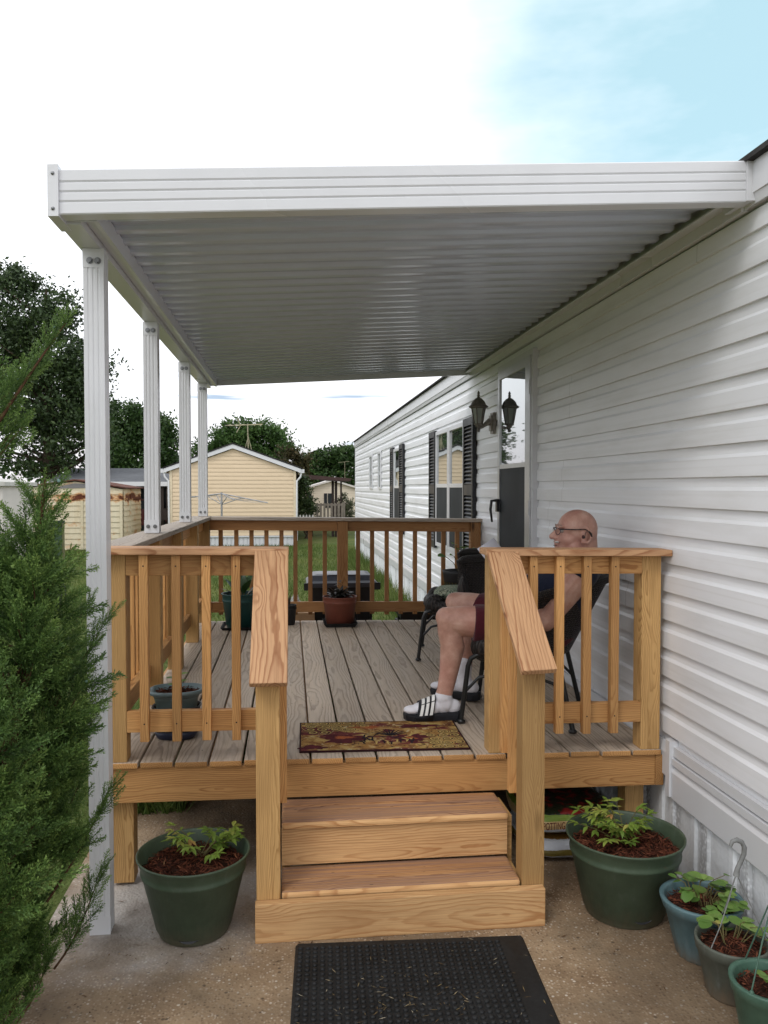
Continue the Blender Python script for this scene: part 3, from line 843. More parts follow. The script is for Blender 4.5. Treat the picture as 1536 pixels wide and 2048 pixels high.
def pot(name, x, y, r, h, rb, mat, parent_label, cat, group=None, z=0.0, bands=1, flutes=0, fill=.82, rimw=.006, lip=0.0, mulch=600, mm=None):
    t = thing(name, (x, y, z), parent_label, cat, group)
    rim_h = h*.20
    prof = [(0, .004), (rb*.96, .0), (rb, .006)]
    if bands:
        prof += [(rb+(r-rb)*.10, h*.095), (rb+(r-rb)*.10+.003, h*.10)]
        zb = h*.76
        rr = rb+(r-rb)*.74
        prof += [(rr, zb), (rr+.005, zb+.004), (rr+.006, zb+.012), (rr+.003, zb+.018), (rr+.004, h*.86), (r-.004, h-.012)]
    else:
        prof += [(rb+(r-rb)*.82, h*.80), (rb+(r-rb)*.86+.004, h*.815)]
    prof += [(r+lip, h-.006), (r+lip, h), (r-rimw, h), (r-rimw-.004, h-.008), (rb+(r-rb)*.72-.008, h*.70)]
    mb = MB()
    wob = None
    if flutes:
        wob = lambda a, zz: 1 + (.018*(1 if math.sin(a*flutes) > .0 else -1) if zz < h*.78 else 0)
    mb.lathe(prof, (x, y, z), 96 if flutes else 56, wob=wob)
    mb.build('pot', mat, t)
    # mulch: soil disc with loose chips
    zt = z+h*fill; rf = rb+(r-rb)*fill-.010
    mb = MB(); mb.lathe([(rf, -.01), (rf*.8, .004), (rf*.4, .010), (.001, .012)], (x, y, zt), 28); so = mb.build('soil', M_SOIL, t)
    n = mulch
    aa = rng.uniform(0, 2*np.pi, n); rr = rf*np.sqrt(rng.uniform(0, 1, n))*.97
    c = np.stack([x+rr*np.cos(aa), y+rr*np.sin(aa), zt+.010-.012*(rr/rf)**2+rng.uniform(0, .012, n)], 1)
    dirs = rng.normal(0, 1, (n, 3)); dirs[:, 2] *= .35; dirs /= np.linalg.norm(dirs, axis=1)[:, None]
    sd = np.cross(dirs, rng.normal(0, 1, (n, 3))); sd /= np.linalg.norm(sd, axis=1)[:, None]
    L = rng.uniform(.006, .026, n)[:, None]*(r/.2)**.4; W = rng.uniform(.0012, .0038, n)[:, None]*(r/.2)**.4
    V = np.stack([c-dirs*L, c+sd*W-dirs*L*.3, c+dirs*L, c-sd*W+dirs*L*.2], 1).reshape(-1, 3)
    np_mesh('mulch', V, np.arange(4*n).reshape(n, 4), mm or M_MULCH, np.repeat(np.clip(rng.beta(2, 2.6, n), 0, 1), 4), t)
    return t, zt

def leaf_geo(base, d, up, L, W, kind='point', fold=.25, bend=.25):
    """returns verts/faces of one leaf growing from base along d"""
    d = d.normalized(); s = d.cross(up)
    s = s.normalized() if s.length > 1e-4 else d.orthogonal().normalized()
    n = s.cross(d).normalized()
    if kind == 'point': prof = [(0, .06), (.18, .55), (.40, 1.0), (.66, .72), (.88, .26), (1, .0)]
    else: prof = [(0, .15), (.12, .62), (.35, .98), (.6, 1.0), (.85, .70), (1, .12)]
    vs = []; fs = []
    for i, (t, wv) in enumerate(prof):
        c = base+d*(L*t)-n*(bend*L*t*t)
        vs += [c+s*(W*.5*wv)+n*(fold*W*.5*wv), c, c-s*(W*.5*wv)+n*(fold*W*.5*wv)]
    for i in range(len(prof)-1):
        a = 3*i
        fs += [(a, a+1, a+4, a+3), (a+1, a+2, a+5, a+4)]
    return vs, fs

class Leaves:
    def __init__(s): s.V = []; s.F = []; s.T = []
    def add(s, base, d, up, L, W, kind='point', tone=.5, **k):
        vs, fs = leaf_geo(Vector(base), Vector(d), Vector(up), L, W, kind, **k)
        o = len(s.V); s.V += [tuple(v) for v in vs]; s.F += [[i+o for i in f] for f in fs]; s.T += [tone]*len(vs)
    def build(s, name, mat, parent):
        return np_mesh(name, np.array(s.V), np.array(s.F), mat, np.array(s.T), parent, smooth=True)

def nandina(t, x, y, z, spread, hmax, n):
    """low fountain of thin stems each with pairs of pointed leaves"""
    st = MB(); lv = Leaves()
    for i in range(n):
        a = rnd.uniform(0, 2*math.pi); rr = spread*rnd.uniform(.35, 1)
        h = hmax*rnd.uniform(.45, 1)*(1-.35*rr/spread)
        p0 = Vector((x+rnd.uniform(-.02, .02), y+rnd.uniform(-.02, .02), z)); p2 = Vector((x+rr*math.cos(a), y+rr*math.sin(a)*.9, z+h))
        p1 = (p0+p2)/2+Vector((0, 0, h*.28))
        pts = [p0*(1-u)**2+p1*2*u*(1-u)+p2*u*u for u in (0, .25, .5, .75, 1)]
        st.tube(pts, [.0022, .002, .0018, .0014, .001], 5)
        tone0 = rnd.uniform(.1, .75)
        for u in (.55, .78, 1.0):
            q = p0*(1-u)**2+p1*2*u*(1-u)+p2*u*u
            dr = (p2-p1).normalized()
            k = 3 if u == 1.0 else 2
            for j in range(k):
                ang = {0: .9, 1: -.9, 2: 0}[j]
                d = Matrix.Rotation(ang, 3, 'Z') @ Vector((math.cos(a), math.sin(a), rnd.uniform(-.25, .55)))
                L = rnd.uniform(.031, .049)
                tn = min(1, max(0, tone0+rnd.uniform(-.18, .18)+(.35 if (rnd.random() < .07) else 0)))
                # little stalk then leaf
                lv.add(q, d, (0, 0, 1), L, L*.42, 'point', tn, fold=.3, bend=rnd.uniform(.05, .4))
                if rnd.random() < .6:
                    d2 = Matrix.Rotation(rnd.choice((-1, 1))*.8, 3, 'Z') @ d
                    lv.add(q+d.normalized()*L*.3, d2, (0, 0, 1), L*.85, L*.36, 'point', tn, fold=.3, bend=rnd.uniform(.05, .4))
    st.build('stem', M_STEM, t); lv.build('leaves', L_NAND, t)

def slot(t, x, y, a, z, r):
    """overflow slot near the foot of a big planter"""
    mb = MB(); vs = []
    for k in range(9):
        u = -.034+.068*k/8
        for zz, o in ((.0, .0), (.012*(1-(u/.036)**2)+.001, .006)):
            aa = a+u/r
            vs.append((x+(r+o)*math.cos(aa), y+(r+o)*math.sin(aa), z-zz))
    mb.add(vs, [(2*k, 2*k+1, 2*k+3, 2*k+2) for k in range(8)]); mb.build('overflow_slot', M_DARK, t)

t, zt = pot('potted_shrub', -.370, 3.155, .213, .305, .132, M_POTG, 'large dark green planter with a reddish young shrub left of the steps', 'planter', 'large green planters by the steps', mulch=1500)
nandina(t, -.355, 3.20, zt, .16, .15, 14); nandina(t, -.28, 3.24, zt, .07, .22, 4); slot(t, -.370, 3.155, R(-92), .034, .139)
t, zt = pot('potted_shrub', 1.322, 3.10, .231, .315, .152, M_POTG, 'large dark green planter with a leafy lime shrub right of the steps', 'planter', 'large green planters by the steps', mulch=1700)
nandina(t, 1.325, 3.14, zt, .18, .17, 26); slot(t, 1.322, 3.10, R(-88), .044, .161)

def trailing(t, x, y, z, r, n, lsize, seed, hang=.3):
    rr_ = random.Random(seed); st = MB(); lv = Leaves()
    for i in range(n):
        a = rr_.uniform(0, 2*math.pi); ro = r*rr_.uniform(.25, 1.15); h = rr_.uniform(.02, .085)
        p0 = Vector((x+r*.25*math.cos(a+.6), y+r*.25*math.sin(a+.6), z)); p2 = Vector((x+ro*math.cos(a), y+ro*math.sin(a), z+h))
        p1 = (p0+p2)/2+Vector((0, 0, .03))
        st.tube([p0, p1, p2], [.0024, .0018, .0012], 5)
        for j in range(rr_.choice((1, 2, 3))):
            d = Vector((math.cos(a+rr_.uniform(-1.4, 1.4)), math.sin(a+rr_.uniform(-1.4, 1.4)), rr_.uniform(-.3, .45)))
            L = lsize*rr_.uniform(.6, 1.15)
            tn = min(1, max(0, rr_.gauss(.45, .22)))
            lv.add(p2 if j == 0 else p1+(p2-p1)*rr_.uniform(.2, .9), d, (0, 0, 1), L, L*.88, 'round', tn, fold=.15, bend=rr_.uniform(.0, .35))
    st.build('stem', M_STEM, t); lv.build('leaves', L_ROUND, t)
t, zt = pot('potted_plant', 1.475, 2.775, .137, .210, .085, M_POTB, 'dusty blue fluted pot of round leaves next to the right green planter', 'potted plant', 'small pots along the skirting', flutes=14, bands=0, lip=.008, fill=.86, mulch=520)
trailing(t, 1.475, 2.775, zt, .115, 26, .050, 3)
t, zt = pot('potted_plant', 1.463, 2.545, .118, .185, .082, M_POTGR, 'mossy grey hanging pot with a hooked wire hanger standing up', 'potted plant', 'small pots along the skirting', bands=0, lip=.002, fill=.86, mulch=480)
trailing(t, 1.463, 2.545, zt, .10, 11, .048, 11)
# hanger: three wires joined in a flat plastic hook
M_WIRE = plain('grey_hanger', (.20, .205, .20), .55, .3, nscale=60, namt=.25)
top = Vector((1.462, 2.525, .415)); mb = MB()
for a in (R(205), R(330), R(85)):
    p = Vector((1.463+.112*math.cos(a), 2.545+.112*math.sin(a), .182)); m = (p+top)/2+Vector((.006, 0, -.012))
    mb.tube([p, p*.66+top*.34+Vector((.004, 0, -.008)), p*.33+top*.67+Vector((.003, 0, -.006)), top], .0020, 6)
hw = mb.build('hanger', M_WIRE, t)
mb = MB()
pts = [Vector((1.462, 2.525, .405)), Vector((1.466, 2.525, .430)), Vector((1.478, 2.525, .455)), Vector((1.488, 2.525, .478)), Vector((1.489, 2.525, .500)), Vector((1.480, 2.525, .518)), Vector((1.462, 2.525, .527)), Vector((1.447, 2.525, .522)), Vector((1.440, 2.525, .506))]
mb.tube(pts, [.011, .008, .0075, .008, .0085, .008, .008, .007, .005], 8); mb.build('hook', M_WIRE, t)
t, zt = pot('potted_plant', 1.445, 2.30, .112, .195, .080, M_POTLG, 'mid green hanging pot, frontmost of the small pots along the skirting', 'potted plant', 'small pots along the skirting', bands=0, lip=.006, fill=.84, mulch=420)
trailing(t, 1.46, 2.31, zt, .09, 9, .045, 5)
mb = MB(); p = Vector((1.352, 2.245, .196)); q = Vector((1.47, 2.32, .46))
mb.tube([p, p*.5+q*.5+Vector((-.004, 0, -.006)), q], .0026, 6); mb.tube([(1.55, 2.27, .196), q], .0026, 6); mb.tube([(1.43, 2.41, .196), q], .0026, 6)
mb.ball((1.352, 2.243, .192), (.008, .008, .012)); mb.build('hanger', M_POTLG, t)

# pots on the deck
D = DZ+.004
def tray(t, x, y, s, z, mat):
    mb = MB()
    for (a, b, zz0, zz1) in ((s*.86, s*.86, 0, .004),):
        mb.box(x-a, x+a, y-b, y+b, z+zz0, z+zz1)
    o = [(-1, -1), (1, -1), (1, 1), (-1, 1)]
    vs = [(x+p*s*.86, y+q*s*.86, z+.004) for p, q in o]+[(x+p*s, y+q*s, z+.030) for p, q in o]+[(x+p*(s-.004), y+q*(s-.004), z+.030) for p, q in o]+[(x+p*(s*.86-.004), y+q*(s*.86-.004), z+.0045) for p, q in o]
    fs = []
    for L in (0, 4, 8):
        fs += [(L+k, L+(k+1) % 4, L+4+(k+1) % 4, L+4+k) for k in range(4)]
    mb.add(vs, fs); mb.build('saucer', mat, t)
t, zt = pot('potted_plant', .414, 6.885, .143, .236, .112, M_TERRA, 'terracotta pot of dark purple foliage on a square saucer by the back railing', 'potted plant', z=D+.006, fill=.86, lip=.002, mulch=60)
tray(t, .414, 6.885, .142, D, M_DARK)
lv = Leaves()
for i in range(150):
    a = rnd.uniform(0, 2*math.pi); e = rnd.uniform(.1, 1.35); r0 = rnd.uniform(0, .075)
    b = Vector((.414+r0*math.cos(a), 6.885+r0*math.sin(a), zt+rnd.uniform(0, .06)))
    L = rnd.uniform(.04, .085)
    lv.add(b, (math.cos(a)*math.cos(e), math.sin(a)*math.cos(e), math.sin(e)), (0, 0, 1), L, L*.38, 'point', rnd.random(), bend=rnd.uniform(.1, .6))
for i in range(6):
    a = rnd.uniform(0, 6.28); b = Vector((.43, 6.885, zt+.07+.018*i))
    lv.add(b, (math.cos(a), math.sin(a), .5), (0, 0, 1), .07, .024, 'point', .6, bend=.5)
lv.build('leaves', L_DARK, t)
t, zt = pot('potted_plant', -.405, 6.80, .155, .285, .112, M_TEAL, 'teal pot with a broad leaved dark plant behind the left handrail', 'potted plant', z=D+.006, fill=.84, lip=.004, mulch=120)
tray(t, -.405, 6.80, .155, D, M_DARK)
lv = Leaves(); st = MB()
for (a, e, L, h, tn) in ((2.6, 1.0, .17, .03, .4), (2.0, 1.25, .19, .05, .3), (.9, 1.2, .20, .05, .5), (.3, .8, .16, .03, .8), (3.4, .7, .13, .02, .9), (4.4, .9, .16, .04, .2), (5.3, 1.1, .17, .05, .5), (1.5, 1.45, .20, .06, .35), (6.0, .6, .14, .03, .95)):
    b = Vector((-.40+.02*math.cos(a), 6.80+.02*math.sin(a), zt)); d = Vector((math.cos(a)*math.cos(e), math.sin(a)*math.cos(e), math.sin(e)))
    st.tube([b, b+d*.05], .004, 6); lv.add(b+d*.045, d, (0, 0, 1), L, L*.46, 'point', tn, bend=.25)
lv.build('leaves', L_RUBBER, t); st.build('stem', M_STEM, t)
# small dark pot and clear bag beside it
t, zt = pot('potted_plant', -.010, 6.93, .062, .17, .045, M_DARK, 'small black pot of spiky leaves hidden beyond the left handrail', 'potted plant', z=D, fill=.86, mulch=30)
lv = Leaves()
for i in range(9):
    a = rnd.uniform(0, 6.28); lv.add((-.010, 6.93, zt), (math.cos(a)*.35, math.sin(a)*.35, 1), (0, 1, 0), rnd.uniform(.08, .14), .012, 'point', .8)
lv.build('leaves', L_DARK, t)
# oblong planter in a lattice stand by the left railing
bx, by = -.523, 3.845
t = thing('oblong_planter', (bx, by, D), 'blue grey oval planter with a seedling in a black lattice stand behind the left balusters', 'planter')
def oval(rx, ry, z, n=56, p=2.6):
    return [(bx+rx*abs(math.cos(a))**(2/p)*math.copysign(1, math.cos(a)), by+ry*abs(math.sin(a))**(2/p)*math.copysign(1, math.sin(a)), D+z) for a in [2*math.pi*k/n for k in range(n)]]
def loft(mb, rings, mi=0, smooth=True):
    n = len(rings[0]); vs = [p for r_ in rings for p in r_]
    mb.add(vs, [(i*n+k, i*n+(k+1) % n, (i+1)*n+(k+1) % n, (i+1)*n+k) for i in range(len(rings)-1) for k in range(n)], mi, None, .5, smooth)
mb = MB(); loft(mb, [oval(.088, .072, .135), oval(.104, .086, .212), (oval(.122, .102, .214)), oval(.124, .104, .230), oval(.112, .094, .232), oval(.100, .082, .190)]); mb.build('planter_tub', plain('blue_grey_plastic', (.13, .185, .20), .4, .45, nscale=14), t)
mb = MB(); loft(mb, [oval(.104, .086, .200), oval(.08, .06, .210), oval(.01, .01, .215)]); mb.build('soil', M_SOIL, t)
n = 420; aa = rng.uniform(0, 2*np.pi, n); q = np.sqrt(rng.uniform(0, 1, n))
c = np.stack([bx+.098*q*np.cos(aa), by+.08*q*np.sin(aa), D+.207+rng.uniform(0, .016, n)], 1)
dirs = rng.normal(0, 1, (n, 3)); dirs[:, 2] *= .4; dirs /= np.linalg.norm(dirs, axis=1)[:, None]
sd = np.cross(dirs, rng.normal(0, 1, (n, 3))); sd /= np.linalg.norm(sd, axis=1)[:, None]
V = np.stack([c-dirs*.010, c+sd*.003, c+dirs*.010, c-sd*.003], 1).reshape(-1, 3)
np_mesh('mulch', V, np.arange(4*n).reshape(n, 4), M_MULCH, np.repeat(rng.beta(1.6, 3, n), 4), t)
mb = MB()
r0 = oval(.080, .066, .040, 36); r1 = oval(.106, .088, .150, 36); n = 36
for k in range(n):
    for s in (2, -2):
        j = (k+s) % n; p0 = Vector(r0[k]); p1 = Vector(r1[j]); m = (p0+p1)/2
        mb.tube([p0, m+(m-Vector((bx, by, m.z))).normalized()*.006, p1], .0028, 4, caps=False)
mb.tube(oval(.081, .067, .040, 36), .005, 6, closed=True); mb.tube(oval(.107, .089, .150, 36), .005, 6, closed=True); mb.build('lattice_stand', M_DARK, t)
mb = MB(); loft(mb, [oval(.070, .055, .0), oval(.090, .074, .012), oval(.102, .086, .042), oval(.098, .082, .044), oval(.07, .055, .010)]); mb.build('saucer', plain('navy_saucer', (.012, .018, .045), .35, .5), t)
lv = Leaves(); st = MB(); st.tube([(bx+.005, by, D+.21), (bx+.0, by, D+.26), (bx+.015, by+.01, D+.30)], .003, 6)
for (a, z, L, tn) in ((2.9, .235, .05, .3), (.6, .25, .05, .5), (3.6, .27, .055, .25), (.2, .285, .05, .6), (1.8, .30, .045, .5), (4.6, .25, .045, .9)):
    lv.add((bx+.005, by, D+z), (math.cos(a), math.sin(a), .5), (0, 0, 1), L, L*.7, 'round', tn)
lv.build('leaves', L_ROUND, t); st.build('stem', M_STEM, t)
# tall black lattice basket near the house
bx2, by2 = 1.395, 6.62
t = thing('lattice_planter', (bx2, by2, D), 'tall black lattice planter with sparse round leaves near the back railing', 'planter')
mb = MB(); zr = .475
mb.lathe([(.085, .0), (.09, .004), (.132, zr-.09), (.140, zr-.085), (.147, zr-.02), (.152, zr), (.140, zr), (.13, zr-.03), (.10, zr-.20), (.07, .02), (0, .01)], (bx2, by2, D), 36); mb.build('pot', M_DARK, t)
mb = MB(); n = 30
for k in range(n):
    for s in (1, -1):
        pts = []
        for i in range(7):
            u = i/6; a = 2*math.pi*(k+s*3.2*u)/n; rr = .093+(.136-.093)*u; pts.append((bx2+rr*math.cos(a), by2+rr*math.sin(a), D+.02+(zr-.11)*u))
        mb.tube(pts, .0035, 4, caps=False)
mb.build('lattice', plain('basket_strips', (.10, .085, .035), .5, .3, nscale=40, namt=.3), t)
lv = Leaves(); st = MB()
for (dx, dy, h, L, tn) in ((-.13, 0, .115, .075, .1), (-.06, .0, .12, .05, .3), (-.02, .03, .17, .075, .2), (.02, -.02, .18, .08, .3), (.07, .02, .16, .07, .4), (-.04, .02, .21, .06, .3)):
    b = Vector((bx2, by2, D+zr-.04)); e = Vector((bx2+dx, by2+dy, D+zr+h)); st.tube([b, (b+e)/2+Vector((0, 0, .03)), e], .003, 5)
    lv.add(e, (dx*4-.1, -.4, .2), (0, -.5, 1), L, L*.9, 'round', tn)
lv.build('leaves', L_ROUND, t); st.build('stem', M_STEM, t)

# ------------------------------------------------------------------ mats
def doormat():
    g = G('patterned_doormat'); o = g.attr('grain'); sc = g.scalev(o, (1, 1, 0))
    n1 = g.noise(sc, 9, 4, .65, .8); n2 = g.noise(sc, 24, 4, .65, 1.2); n3 = g.noise(g.scalev(o, (.6, 1.3, 0)), 6.5, 3, .55, .6)
    sp = g.n('SeparateXYZ', {0: o}).outputs
    base = g.ramp(n1, [(.32, (.10, .035, .020)), (.46, (.28, .145, .045)), (.58, (.42, .29, .10)), (.75, (.24, .075, .03))])
    base = g.mix(g.ramp(n3, [(.50, 0), (.56, .95)]), base, (.115, .018, .024))
    base = g.mix(g.ramp(n2, [(.58, 0), (.63, .85)]), base, (.040, .016, .014))
    low = g.math('MULTIPLY', g.ramp(n2, [(.36, 1), (.42, 0)]), g.ramp(sp[1], [(.30, 1), (.5, 0)]))
    base = g.mix(low, base, (.46, .38, .22))
    edge = g.math('MAXIMUM', g.math('GREATER_THAN', g.math('ABSOLUTE', sp[0]), .371), g.math('GREATER_THAN', g.math('ABSOLUTE', sp[1]), .212))
    base = g.mix(edge, base, (.030, .010, .012))
    f = g.noise(o, 420, 2)
    return g.done(g.bsdf(base, .9, g.bump(f, .5, .003), .1))
t = thing('doormat', (.418, 3.765, DZ+.001), 'burgundy and gold flower patterned doormat lying at the top of the steps', 'doormat', rz=R(-1.0)); t.rotation_euler = (0, .011, R(-1.0))
mb = MB(); vs = [(x, y, z) for z in (0, .008) for x, y in ((-.378, -.218), (.378, -.218), (.378, .218), (-.378, .218))]
mb.add(vs, [(0, 3, 2, 1), (4, 5, 6, 7), (0, 1, 5, 4), (1, 2, 6, 5), (2, 3, 7, 6), (3, 0, 4, 7)], 0, vs)
mb.build('mat_base', doormat(), t, world=False)
P_DARK = plain('dark_print', (.016, .014, .018), .9, .1, nscale=300); P_GOLD = plain('gold_print', (.46, .32, .11), .9, .1, nscale=300); P_WINE = plain('wine_print', (.085, .016, .020), .9, .1, nscale=200, namt=.4); P_RUST = plain('rust_print', (.30, .085, .03), .9, .1, nscale=200, namt=.4)
def ribbon(mb, pts, w, z):
    vs = []
    for i, p in enumerate(pts):
        q = pts[min(i+1, len(pts)-1)]; r_ = pts[max(i-1, 0)]
        d = Vector((q[0]-r_[0], q[1]-r_[1])); d = d.normalized() if d.length > 1e-9 else Vector((1, 0))
        ww = w*(.35+.65*math.sin(math.pi*min(1, .12+i/(len(pts)))))
        for s_ in (-1, 1):
            vs.append((min(.37, max(-.37, p[0]-d.y*ww*s_)), min(.21, max(-.21, p[1]+d.x*ww*s_)), z))
    mb.add(vs, [(2*i, 2*i+1, 2*i+3, 2*i+2) for i in range(len(pts)-1)])
def spiral(cx_, cy_, r0, turns, a0, sgn, tail=.05):
    pts = []
    for k in range(34):
        u = k/33; r_ = r0*(.12+.88*u); a = a0+sgn*turns*2*math.pi*u; pts.append((cx_+r_*math.cos(a), cy_+r_*.8*math.sin(a)))
    d = Vector((pts[-1][0]-pts[-2][0], pts[-1][1]-pts[-2][1])).normalized()
    for k in range(1, 6): pts.append((pts[-1][0]+d.x*tail/5, pts[-1][1]+d.y*tail/5+.002*k))
    return pts
dk, gd = MB(), MB(); r5 = random.Random(5)
spots = [(-.33+.062*i+.01*(j % 2), .19-.048*j) for j in range(4) for i in range(4+(1 if j < 2 else 0)) if not (j == 3 and i > 1)]+[(.355-.06*i-.01*(j % 2), -.19+.055*j) for j in range(5) for i in range(3) if not (j > 3 and i > 1)]
for (cx_, cy_) in spots:
    sg = r5.choice((-1, 1)); a0 = r5.uniform(0, 6.28); sp_ = spiral(cx_, cy_, .030*r5.uniform(.8, 1.15), 1.35, a0, sg)
    ribbon(dk, sp_, .0085, .0086); ribbon(gd, sp_, .0042, .0091)
wn, ru = MB(), MB()
def blot(mb, cx_, cy_, rx, ry, z, seed, n=44):
    r_ = random.Random(seed); ph = [r_.uniform(0, 6.28) for _ in range(4)]
    pts = []
    for k in range(n):
        a = 2*math.pi*k/n; q = 1+.20*math.sin(3*a+ph[0])+.14*math.sin(7*a+ph[1])+.12*math.sin(12*a+ph[2])
        pts.append((cx_+rx*q*math.cos(a), min(.21, max(-.21, cy_+ry*q*math.sin(a))), z))
    mb.add(pts+[(cx_, cy_, z)], [(k, (k+1) % n, n) for k in range(n)])
blot(wn, -.175, -.05, .105, .062, .0088, 1); blot(wn, .13, -.06, .080, .058, .0088, 2); blot(wn, .19, .13, .10, .028, .0087, 3); blot(wn, .04, .06, .028, .020, .0089, 7); blot(wn, -.32, -.17, .06, .03, .0087, 9)
blot(ru, -.175, -.035, .045, .020, .0092, 4); blot(ru, .13, -.06, .032, .018, .0092, 5); blot(ru, -.06, .12, .07, .020, .0087, 6)
for i in range(26):
    x = r5.uniform(-.12, .14); y = r5.uniform(-.19, -.02); a = r5.gauss(1.5, .6); L = r5.uniform(.03, .085)
    pts = [(x+L*k/8*math.cos(a+.12*k*r5.choice((-.3, .3))), y+L*k/8*math.sin(a)) for k in range(9)]
    ribbon(dk if i % 3 else gd, pts, .0045, .0094+.0001*(i % 5))
for i in range(9):
    a = .5+i*.26; ribbon(dk, [(.03+.10*k/8*math.cos(a)+.01, -.02+.10*k/8*math.sin(a)) for k in range(9)], .004, .0099)
dk.build('dark_scrolls', P_DARK, t, world=False, normals=False)['kind'] = 'stuff'; gd.build('gold_scrolls', P_GOLD, t, world=False, normals=False)['kind'] = 'stuff'
wn.build('wine_blossoms', P_WINE, t, world=False, normals=False)['kind'] = 'stuff'; ru.build('rust_blossoms', P_RUST, t, world=False, normals=False)['kind'] = 'stuff'
M_RUB = plain('black_rubber', (.014, .0145, .015), .62, .3, nscale=60, namt=.35)
t = thing('rubber_mat', (.425, 2.66, 0), 'black rubber mat with round nubs on the concrete before the steps', 'doormat', rz=R(-2.6))
mb = MB()
mb.prism([(-.425, .0), (.425, .0), (.415, .010), (-.415, .010)], 'y', -.55, .31)
mb.build('mat_base', M_RUB, t, world=False)
mb = MB()
nx, ny = 28, 31
for i in range(nx):
    for j in range(ny):
        x = -.405+i*.0268; y = -.53+j*.0268
        mb.lathe([(.0095, 0), (.0090, .005), (.0060, .0078), (.0005, .0085)], (x, y, .0098), 8)
nb = mb.build('nub', M_RUB, t, world=False); nb['kind'] = 'stuff'
n = 130
cl = rng.normal(0, 1, (n, 2))*np.array([.17, .12])+np.array([-.02, -.03])
cl = np.clip(cl, [-.40, -.5], [.40, .30])
a = rng.uniform(0, np.pi, n); L = rng.uniform(.004, .016, n)*np.where(rng.random(n) < .10, 2.4, 1); W = rng.uniform(.0006, .0014, n)
c = np.stack([cl[:, 0], cl[:, 1], rng.uniform(.012, .0195, n)], 1)
d = np.stack([np.cos(a), np.sin(a), rng.normal(0, .12, n)], 1); sd = np.stack([-np.sin(a), np.cos(a), np.zeros(n)], 1)
V = np.stack([c-d*L[:, None], c+sd*W[:, None], c+d*L[:, None], c-sd*W[:, None]], 1).reshape(-1, 3)
M_STRAW = leafmat('dry_straw', [(0, (.16, .10, .045)), (.6, (.34, .25, .12)), (1, (.55, .48, .36))], .8, .1, .1)
o = np_mesh('grass_clippings', V, np.arange(4*n).reshape(n, 4), M_STRAW, np.repeat(rng.random(n), 4)); o.location = (.425, 2.66, 0); o.rotation_euler = (0, 0, R(-2.6)); o['kind'] = 'stuff'

# ------------------------------------------------------------------ potting soil bags under the deck
def bag_mat(name, lower):
    g = G(name); p = g.attr('grain'); sp = g.n('SeparateXYZ', {0: p}).outputs
    n = g.noise(p, 18, 3, .6, 1.0); n2 = g.noise(p, 40, 2)
    z = g.math('ADD', sp[2], g.math('MULTIPLY', g.math('SUBTRACT', n, .5), .01))
    if lower: c = g.ramp(g.math('MULTIPLY', z, 1), [(.0, (.50, .53, .58)), (.028, (.50, .53, .58)), (.030, (.17, .13, .025)), (.055, (.22, .17, .05)), (.058, (.50, .52, .56)), (.085, (.52, .54, .57)), (.09, (.20, .10, .02))], 'CONSTANT')
    else:
        c = g.ramp(z, [(0, (.16, .12, .02)), (.026, (.55, .58, .62)), (.040, (.66, .47, .22)), (.078, (.20, .30, .03)), (.10, (.03, .035, .02))], 'CONSTANT')
        red = g.ramp(g.noise(p, 26, 2, .5, .5), [(.5, (.02, .025, .012)), (.58, (.22, .012, .015)), (.72, (.30, .03, .02))])
        c = g.mix(g.math('GREATER_THAN', z, .103), c, red)
    h = g.noise(g.scalev(p, (1, 1, 3)), 14, 4, .6, 1.5)
    return g.done(g.bsdf(c, .32, g.bump(h, .5, .02), .5))
def bag(name, x0, x1, y0, y1, z0, h, mat, label):
    nx, nz = 26, 14; vs = []; fs = []
    cx_, cy_ = (x0+x1)/2, (y0+y1)/2; a, b = (x1-x0)/2, (y1-y0)/2
    for i in range(nz+1):
        v = -math.pi/2+math.pi*i/nz
        cz = math.sin(v); cr = abs(math.cos(v))**.45
        for k in range(48):
            u = 2*math.pi*k/48
            q = 1.0/max(abs(math.cos(u))**4+abs(math.sin(u))**4, 1e-9)**.25
            wob = 1+.02*math.sin(5*u+i)+.015*math.sin(11*u)
            vs.append((cx_+a*q*math.cos(u)*cr*wob, cy_+b*q*math.sin(u)*cr*wob, h/2+h/2*math.copysign(abs(cz)**.8, cz)))
    for i in range(nz):
        for k in range(48): fs.append((i*48+k, i*48+(k+1) % 48, (i+1)*48+(k+1) % 48, (i+1)*48+k))
    mb = MB(); mb.add([(p[0], p[1], p[2]+z0) for p in vs], fs, 0, vs, .5, True)
    t = thing(name, (cx_, cy_, z0), label, 'bag', 'potting soil bags'); mb.build('bag_body', mat, t); return t
bag('soil_bag', 1.06, 1.52, 3.52, 4.0, .001, .105, bag_mat('lower_bag_print', True), 'white and olive soil bag, lower one under the deck')
t = bag('soil_bag', 1.05, 1.50, 3.53, 4.0, .108, .125, bag_mat('upper_bag_print', False), 'red and green printed potting soil bag on top of another')
tc = bpy.data.curves.new('lettering', 'FONT'); tc.body = 'POTTING SOIL'; tc.size = .048; tc.extrude = .0006; tc.align_x = 'LEFT'
to = bpy.data.objects.new('lettering', tc); col.objects.link(to)
bpy.context.view_layer.update()
me = bpy.data.meshes.new_from_object(to.evaluated_get(bpy.context.evaluated_depsgraph_get())); bpy.data.objects.remove(to)
me.materials.clear(); me.materials.append(plain('dark_red_print', (.14, .012, .012), .4))
lo = bpy.data.objects.new('lettering', me); col.objects.link(lo)
lo.matrix_world = Matrix.Translation((1.118, 3.516, .158)) @ Matrix.Rotation(R(90), 4, 'X') @ Matrix.Diagonal((.50, 1, 1, 1))
mw = lo.matrix_world.copy(); lo.parent = t; lo.matrix_parent_inverse = Matrix.Translation(-t.location)
lo.matrix_world = mw

